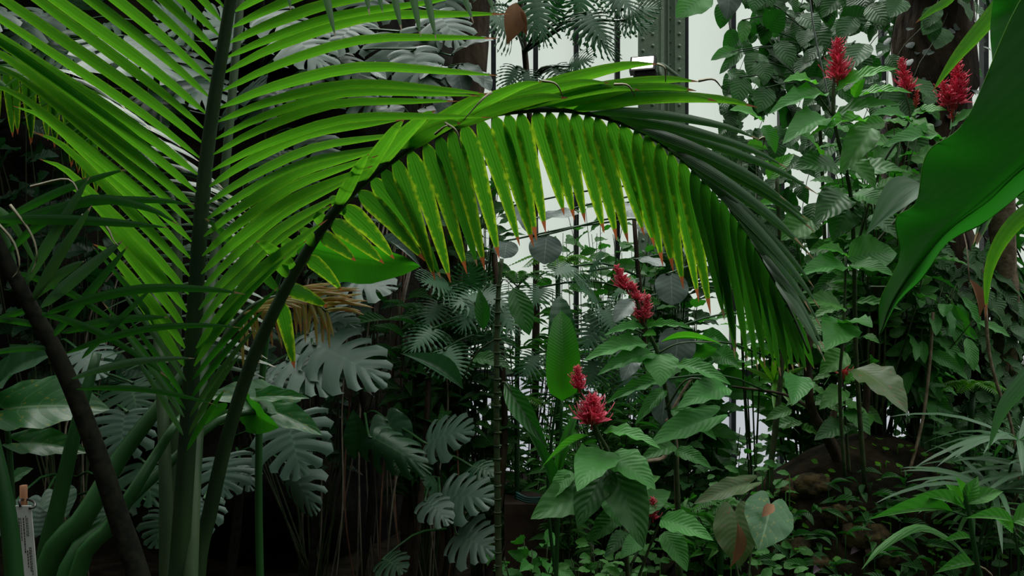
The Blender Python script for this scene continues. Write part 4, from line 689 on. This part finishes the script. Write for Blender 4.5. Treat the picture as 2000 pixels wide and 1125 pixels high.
# hanging pale vines on the right
for lab, pts in (('thin brown vine slanting down in front of the ivy', [(1822, 610, 4.2), (1815, 720, 4.2), (1800, 830, 4.15), (1768, 935, 4.1)]), ('pair of pale hanging vine stems left of the right frame edge', [(1925, 600, 4.0), (1932, 690, 4.0), (1950, 760, 4.0), (1975, 830, 4.0), (1990, 950, 4.0)])):
    a = MB(); tube(a, [P(*q) for q in pts]+[Vector((P(*pts[-1]).x, pts[-1][2]+.1, gz(P(*pts[-1]).x, pts[-1][2]+.1)-.02))], .009, .007, 24, 6); o = a.build('hanging_vine', M['barkpale'], None); tag(o, lab, 'vine')
t = thing('dead_leaf', 'curled pinkish brown dead leaf hanging by its stalk below the broad leaf', 'leaf'); leafobj('lance', 'deadleaf', t, P(1893, 545, 3.9), P(1912, 622, 3.9), wpx=22, nrm=(.3, -1, 0), name='blade')
a = MB(); tube(a, [P(1893, 547, 3.9), P(1888, 480, 3.95), P(1880, 420, 4.2), Vector((2.66, 4.78, P(1880, 380, 4.6).z))], .003, .003, 10, 5); a.build('stalk', M['barkpale'], t)
# mound trunks
mt = thing('woody_shrub', 'gnarled brown branching trunk rooted on top of the soil mound', 'shrub')
a = MB(); tube(a, [P(1650, 940, 4.2), P(1640, 900, 4.2), P(1615, 850, 4.18), P(1585, 800, 4.15), P(1578, 720, 4.1), P(1583, 640, 4.1)], .034, .016, 24, 9, bump=.4)
tube(a, [P(1618, 850, 4.18), P(1630, 800, 4.2), P(1642, 740, 4.25), P(1650, 600, 4.3)], .018, .010, 14, 7, bump=.3); tube(a, [P(1675, 950, 4.3), P(1682, 880, 4.3), P(1692, 780, 4.3), P(1706, 640, 4.3), P(1712, 560, 4.3)], .022, .014, 20, 8, bump=.3)
tube(a, [P(1586, 800, 4.15), P(1530, 770, 4.2), P(1430, 755, 4.2)], .009, .006, 12, 6, bump=.2); a.build('trunk', M['bark'], mt)
fb = MB()
for k in range(46):
    x = R.uniform(1530, 1720); y = R.uniform(600, 840); d_ = R.uniform(4.1, 4.5); p = P(x, y, d_); az = R.uniform(0, 6.28); l = R.uniform(.08, .16)
    q = P(1590+(x-1590)*.6, y+20, 4.25); tube(fb, [q, p], .002, .002, 2, 4); putleaf(fb, 'ovate', p, p+Vector((math.cos(az), math.sin(az), -.4)).normalized()*l, (R.uniform(-.5, .5), -.5, .8), l*.5)
fb.build('foliage', M['mid'], mt)
mt2 = thing('woody_shrub', 'bare crooked grey-brown twig behind the centre shrubs', 'shrub')
a = MB(); tube(a, [P(1262, 902, 3.9), P(1300, 890, 3.9), P(1303, 830, 3.9), P(1325, 780, 3.9), P(1350, 740, 3.9)], .010, .006, 20, 6, bump=.3); tube(a, [P(1325, 1120, 3.95), P(1322, 960, 3.95), P(1318, 850, 3.95), P(1303, 820, 3.9)], .014, .009, 16, 7, bump=.3); a.build('trunk', M['barkpale'], mt2)
# ------------------------------------------------------------------ background shrubs and ferns
def at(px, py, d): return P(px, py, d)
def bp(label, px, py, d, rpx, rz, ns, per, kind, m, Lpx, wr, name='shrub', cat='shrub', **k):
    c = P(px, py, d); b = Vector((c.x, d+.1, gz(c.x, d)-.03)); s = d/F
    return bush(name, label, cat, b, c, (rpx*s, .35, rz*s), ns, per, kind, m, Lpx*s, wr, **k)
bp('leafy bush with oval leaves under the tips of the hanging comb', 1190, 470, 5.6, 150, 80, 26, 12, 'oval', 'mid', 46, .5, sr=.005)
bp('dark bush with glossy pointed leaves left of the steel column foot', 1300, 480, 6.2, 120, 110, 20, 12, 'ovate', 'dark', 60, .5)
bp('bush with broad matt green leaves right of the crimson flowers', 1370, 660, 5.2, 80, 90, 16, 11, 'ovate', 'shrub', 62, .6)
bp('bush with fresh green leaves against the pale panes below the drooping frond', 1440, 850, 5.6, 70, 50, 4, 8, 'oval', 'mid', 46, .5)
bp('dark bush at the foot of the pale wall behind the centre shrubs', 1290, 900, 5.0, 90, 90, 18, 12, 'ovate', 'dark', 48, .5)
bp('tall airy bush in front of the panes at the right of the mound', 1590, 560, 5.4, 120, 210, 30, 12, 'ovate', 'mid', 60, .55)
bp('young bright green bush between the flowering shrub and the steel column', 1480, 330, 5.0, 60, 80, 7, 9, 'ovate', 'bright', 46, .5)
bp('bush with deep green leaves in the middle of the right flowering shrub', 1720, 330, 4.3, 120, 110, 26, 10, 'ovate', 'mid', 62, .5)
bp('tall bush behind the right flowering shrub, leaves hanging', 1740, 480, 4.5, 100, 130, 22, 10, 'ovate', 'dark', 60, .5, droop=1.0)
bp('narrow leaved bush with hanging leaves under the broad leaf tip', 1800, 600, 4.4, 90, 70, 14, 9, 'oval', 'shrub', 70, .38, droop=1.6)
bp('fine leaved feathery bush in the middle distance left of the paddle leaf', 1030, 620, 5.4, 90, 110, 20, 18, 'small', 'mid', 46, .16)
bp('fine leaved willowy bush right behind the paddle leaf', 1180, 760, 5.0, 110, 90, 30, 24, 'small', 'mid', 44, .18)
bp('dense low bush behind the cane and the long lance leaf', 960, 850, 5.2, 90, 90, 18, 14, 'oval', 'mid', 40, .42)
bp('dark shrub mass under the browning palm tips', 830, 620, 4.9, 110, 60, 20, 14, 'lance', 'dark', 80, .28)
bp('ferny shrub at the base of the masonry sill', 1110, 880, 4.6, 80, 70, 20, 16, 'small', 'mid', 42, .22)
bp('dark bush below the epiphyte at upper centre', 930, 330, 5.0, 80, 110, 16, 12, 'oval', 'dark', 56, .5)
bp('sparse vine bush high against the dark rock at top left', 600, 420, 5.0, 260, 110, 18, 9, 'ovate', 'monsteradk', 62, .5)
bp('dark leafy shrub at the very top left corner', 120, 130, 5.0, 220, 110, 22, 9, 'ovate', 'monsteradk', 70, .6)
# split philodendrons
climber('philodendron', 'split leaf philodendron silhouetted against the pale panes at top centre', 'plant', (.15, 6.0, gz(.15, 6)), (.02, 6.0, 4.9),
        [(1040, -20, 1065, 90, 5.6, 105), (1010, 20, 1050, 80, 5.8, 80), (1140, 25, 1190, 90, 5.6, 95), (1215, 20, 1170, -20, 5.6, 70), (1215, 40, 1290, 10, 5.6, 75), (1215, 40, 1275, 60, 5.6, 60), (1125, 40, 1205, 115, 5.6, 60), (1110, 130, 1160, 115, 5.6, 75), (1110, 140, 1090, 175, 5.6, 50), (1080, 130, 1130, 170, 5.7, 70), (1010, 130, 985, 180, 5.7, 60),
         (1000, 60, 950, 30, 5.7, 110), (960, 10, 930, 70, 5.8, 100), (1140, -40, 1130, 50, 5.7, 100), (1190, -30, 1240, 30, 5.6, 90), (1020, 140, 1050, 185, 5.7, 60), (1075, 40, 1100, -20, 5.7, 80)], 'philo', 'philofine', .03, 'bark', nrm=(.1, -.9, .5), pr=.008)
t = bpy.data.objects['philodendron']; leafobj('lance', 'deadleaf', t, P(1008, 5, 5.5), P(990, 88, 5.5), wpx=44, nrm=(.4, -1, .1), label='withered reddish brown leaf'); leafobj('lance', 'deadleaf', t, P(1012, 20, 5.5), P(1030, 70, 5.5), wpx=24, nrm=(-.4, -1, .1), label='withered reddish brown leaf')
climber('philodendron', 'split leaf philodendron with finely cut pale leaves left of the paddle leaf', 'plant', (-.15, 4.9, gz(-.15, 4.9)), (-.1, 4.8, 2.5),
        [(950, 575, 880, 600, 4.4, 95), (940, 570, 990, 600, 4.4, 95), (930, 590, 900, 650, 4.3, 90), (960, 590, 1010, 655, 4.4, 90), (870, 680, 900, 740, 4.2, 90), (850, 640, 800, 690, 4.3, 80), (920, 560, 920, 510, 4.5, 80), (860, 590, 830, 640, 4.5, 90), (960, 650, 970, 720, 4.4, 80), (880, 560, 820, 550, 4.5, 90)], 'philo', 'philofine', .025, 'bark', pr=.005)
climber('philodendron', 'split leaf philodendron with silvery cut leaves between paddle leaf and red flowers', 'plant', (.72, 5.0, gz(.72, 5)), (.7, 4.9, 2.7),
        [(1170, 590, 1130, 560, 4.7, 90), (1180, 600, 1200, 650, 4.6, 100), (1170, 620, 1140, 690, 4.6, 100), (1200, 570, 1240, 560, 4.7, 70), (1190, 660, 1230, 700, 4.6, 90), (1160, 700, 1150, 760, 4.6, 100), (1220, 720, 1240, 790, 4.6, 80), (1120, 520, 1080, 540, 4.8, 80), (1150, 530, 1180, 500, 4.8, 70), (1060, 560, 1040, 600, 4.8, 80), (1050, 690, 1020, 740, 4.8, 80)], 'philo', 'philofine', .02, 'bark', pr=.005)
def fern(label, px, py, d, n, Lpx, m='fern', spread=6.28, a0=0, elev=.5, name='fern', mat_='fern'):
    t = thing(name, label, 'fern'); c = P(px, py, d); g = Vector((c.x, d+.05, min(c.z, gz(c.x, d)))); s = MB(); f = MB()
    tube(s, [g, c], .015, .015, 4, 6)
    for k in range(n):
        az = a0+spread*k/n+R.uniform(-.2, .2); L = Lpx*d/F*R.uniform(.8, 1.1); dr = Vector((math.cos(az), math.sin(az)*.7, 0)); pts = [c, c+dr*L*.4+Vector((0, 0, L*elev*.6)), c+dr*L+Vector((0, 0, L*elev*.2))]
        tube(s, pts, .003, .001, 10, 4); cc = cr(pts, 20)
        for i in range(2, 20):
            T = Vector(cc[i]-cc[i-1]).normalized(); sd_ = T.cross(Vector((0, 0, 1))).normalized(); l = L*.22*math.sin(math.pi*(.15+.85*i/20))+.01
            for q in (-1, 1): p = Vector(cc[i]); putleaf(f, 'small', p, p+(sd_*q+T*.35).normalized()*l+Vector((0, 0, -.15*l)), (0, -.3, 1), l*.26)
    s.build('stems', M['stalk'], t); f.build('fronds', M[m], t); return t
fern('light green fern hanging in mid distance above the paddle leaf', 1090, 530, 5.0, 8, 90, 'lime')
fern('pale fern at left of the centre cane in front of the panes', 1010, 560, 5.6, 9, 90)
fern('bright fern low behind the cane beside the dark trunk', 1010, 800, 5.0, 9, 70, 'lime')
fern('lime green fern near the right edge above the sedges', 1900, 770, 4.2, 9, 80, 'lime')
fern('small fern on the mound below the heart leaf', 1410, 1000, 3.9, 9, 60, 'fern')
# trunk with epiphytes left of centre
t = thing('tree_trunk', 'shadowed brown trunk between the hanging roots and the cane', 'tree')
a = MB(); tube(a, [(-.55, 5.2, gz(-.55, 5.2)-.1), (-.45, 5.2, 1.6), (-.42, 5.15, 2.4), (-.3, 5.1, 3.2), (-.05, 5.1, 5.6)], .19, .07, 40, 14, bump=.45); a.build('trunk', M['bark'], t)
vn = climber('climbing_vine', 'vine with a few large separate oval leaves at the top edge beside the column', 'vine', (1.9, 5.2, gz(1.9, 5.2)), (1.75, 5.1, 4.6),
        [(1425, -30, 1420, 38, 4.8, 50, None, 'grey'), (1385, -10, 1320, 35, 4.8, 60, None, 'shrub'), (1480, -20, 1470, 24, 4.8, 40), (1455, 38, 1448, 84, 4.8, 27, None, 'mid'), (1440, 98, 1388, 118, 4.8, 26, None, 'mid'), (1450, 100, 1405, 145, 4.8, 24), (1450, 150, 1437, 205, 4.8, 40), (1500, 60, 1530, 20, 4.8, 50), (1520, 80, 1545, 130, 4.8, 44), (1480, 120, 1500, 160, 4.8, 40), (1560, 30, 1600, 60, 4.8, 46), (1640, 60, 1700, 20, 4.8, 60), (1500, 170, 1480, 220, 4.8, 44)], 'dark', 'oval', .014, 'stem', nrm=(0, -.95, .35), pr=.003)
t = thing('fan_palm', 'small backlit lime green fan leaf under the tip of the arching frond', 'palm')
a = MB(); tube(a, [P(1500, 1000, 4.6), P(1510, 850, 4.6), P(1512, 745, 4.6)], .008, .005, 10, 6); b_ = P(1500, 1000, 4.6); tube(a, [Vector((b_.x, b_.y, gz(b_.x, b_.y)-.02)), b_], .009, .008, 3, 6); a.build('stalk', M['stalk'], t); a = MB()
for k in range(9):
    g_ = math.radians(-60+k*30); leaflet(None, P(1512, 745, 4.6), P(1512+70*math.sin(g_), 745-70*math.cos(g_)*.8, 4.6-.03*k), 11, 'lime', sag=.05, mb=a, n=6)
a.build('fan_leaf', M['lime'], t)
# ------------------------------------------------------------------ hanging roots
for k in range(26):
    x = R.choice([R.uniform(600, 860), R.uniform(650, 780), R.uniform(0, 160), R.uniform(560, 900)]); d_ = R.uniform(4.4, 5.2); x2 = x+R.uniform(-25, 25); yb = R.uniform(930, 1060) if x > 300 else R.uniform(820, 950)
    p0 = P(x, R.uniform(330, 560), d_+.3); p2 = P(x2, yb, d_); a = MB(); p0.y = 5.6
    p0 = Vector((p0.x, 5.65, p0.z)); gg = Vector((p2.x+R.uniform(-.1, .1), d_, gz(p2.x, d_)-.02))
    tube(a, [p0, p0.lerp(p2, .35)+Vector((R.uniform(-.04, .04), -.2, .1)), p0.lerp(p2, .7)+Vector((R.uniform(-.06, .06), 0, 0)), p2, gg], R.uniform(.004, .009), .004, 20, 5)
    red = R.random() < .25
    o = a.build('aerial_root', M['redroot' if red else 'root']); tag(o, 'thin reddish brown aerial root hanging before the dark hollow' if red else 'thin pale brown aerial root hanging before the dark hollow', 'root', 'reddish aerial roots in the hollow' if red else 'pale aerial roots in the hollow')
for k, (x, y, d_, r_) in enumerate(((1560, 1075, 3.55, .085), (1535, 1100, 3.5, .07), (1590, 950, 3.7, .09), (1640, 1010, 3.55, .08), (1690, 1050, 3.5, .10), (1720, 1090, 3.45, .08), (1545, 960, 3.85, .08), (1600, 1105, 3.4, .07))):
    c_ = P(x, y, d_); yy = d_
    for _ in range(60):
        if gz(c_.x*yy/d_, yy) >= CAMZ+(562.5-y)*yy/F: break
        yy += .02
    c_ = P(x, y, yy); V = []; f = []; nn = 10
    for i in range(nn+1):
        for j in range(nn*2):
            th_, ph_ = math.pi*i/nn, math.pi*j/nn; v_ = Vector((math.sin(th_)*math.cos(ph_), math.sin(th_)*math.sin(ph_)*.8, math.cos(th_)*.7)); V.append(c_+v_*r_*(1+.35*noise.noise(v_*2.2+Vector((k*7, 0, 0)))+.15*noise.noise(v_*7)))
    for i in range(nn):
        for j in range(nn*2): f.append((i*nn*2+j, (i+1)*nn*2+j, (i+1)*nn*2+(j+1) % (nn*2), i*nn*2+(j+1) % (nn*2)))
    a = MB(); a.add(V, f); tag(a.build('stone', M['ochre']), 'mossy ochre-brown stone set in the face of the soil mound', 'stone', 'stones in the mound face')
# ------------------------------------------------------------------ planter, hose, wire
a = MB(); box(a, (P(985, 1000, 4.9).x, 4.9, .3), (P(1110, 1000, 4.9).x, 5.2, P(1000, 985, 4.9).z)); o = a.build('planter_box', M['clay'], smooth=False); tag(o, 'dull brown planter wall half hidden at bottom centre', 'planter')
a = MB()
for k in range(3): tube(a, [P(1008, 962+k*5, 4.7), P(1030, 972+k*4, 4.68), P(1060, 972+k*4, 4.68), P(1090, 966+k*4, 4.75)], .007, .007, 12, 6)
o = a.build('garden_hose', M['hose']); tag(o, 'coil of teal garden hose lying behind the shrub at bottom centre', 'hose')
a = MB(); tube(a, [P(1575, -60, 4.4), P(1590, 60, 4.4), P(1612, 160, 4.4), P(1628, 240, 4.4)], .004, .004, 8, 5); o = a.build('support_wire', M['wire']); tag(o, 'taut pale wire running down beside the highest red flower head', 'wire')
# ------------------------------------------------------------------ ground cover
def cov(label, x0, x1, y0, y1, n, kind, m, L, wr, name='ground_cover', h=.22):
    fb = MB()
    for i in range(n):
        x = R.uniform(x0, x1); y = R.uniform(y0, y1); g = gz(x, y); p = Vector((x, y, g+R.uniform(.02, h))); az = R.uniform(0, 6.28); l = L*R.uniform(.6, 1.25)
        if i % 3 == 0: tube(fb, [Vector((x, y, g-.01)), p], .003, .002, 2, 4)
        putleaf(fb, kind, p, p+Vector((math.cos(az), math.sin(az), R.uniform(-.3, .5))).normalized()*l, (R.uniform(-.5, .5), R.uniform(-.8, 0), .9), l*wr)
    tag(fb.build(name, M[m]), label, 'plant', kind='stuff')
cov('carpet of small mid-green leaves along the bottom centre', .0, 1.3, 3.4, 4.5, 520, 'oval', 'mid', .07, .6, h=.3)
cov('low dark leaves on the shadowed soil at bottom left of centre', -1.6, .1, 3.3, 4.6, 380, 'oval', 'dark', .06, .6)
cov('tangle of small glossy leaves over the face of the mound', 1.0, 2.3, 3.2, 4.0, 560, 'lance', 'dark', .12, .28, h=.12)
cov('round bright seedlings dotted over the mound', 1.1, 2.2, 3.3, 4.2, 160, 'smallround', 'lime', .035, .9, h=.06)
cov('purple-grey striped leaves on the left side of the mound', 1.15, 1.5, 3.4, 3.8, 36, 'lance', 'purple', .08, .35, h=.09)
cov('leafy undergrowth behind the sedges at lower right', 2.0, 3.6, 3.6, 5.0, 700, 'oval', 'dark', .09, .5, h=.4)
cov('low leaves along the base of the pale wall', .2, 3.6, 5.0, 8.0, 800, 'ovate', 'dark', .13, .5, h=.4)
bp('low broad-leaved plant at the bottom edge left of the red shrub', 1030, 1080, 3.8, 60, 50, 9, 8, 'ovate', 'shrub', 56, .5)
bp('low bushy plant at the bottom edge below the hanging dark leaves', 1180, 1090, 3.7, 80, 30, 12, 10, 'oval', 'mid', 30, .55)
bp('leafy plant in front of the mound at the bottom edge', 1390, 1010, 4.1, 70, 60, 14, 12, 'lance', 'mid', 50, .25)
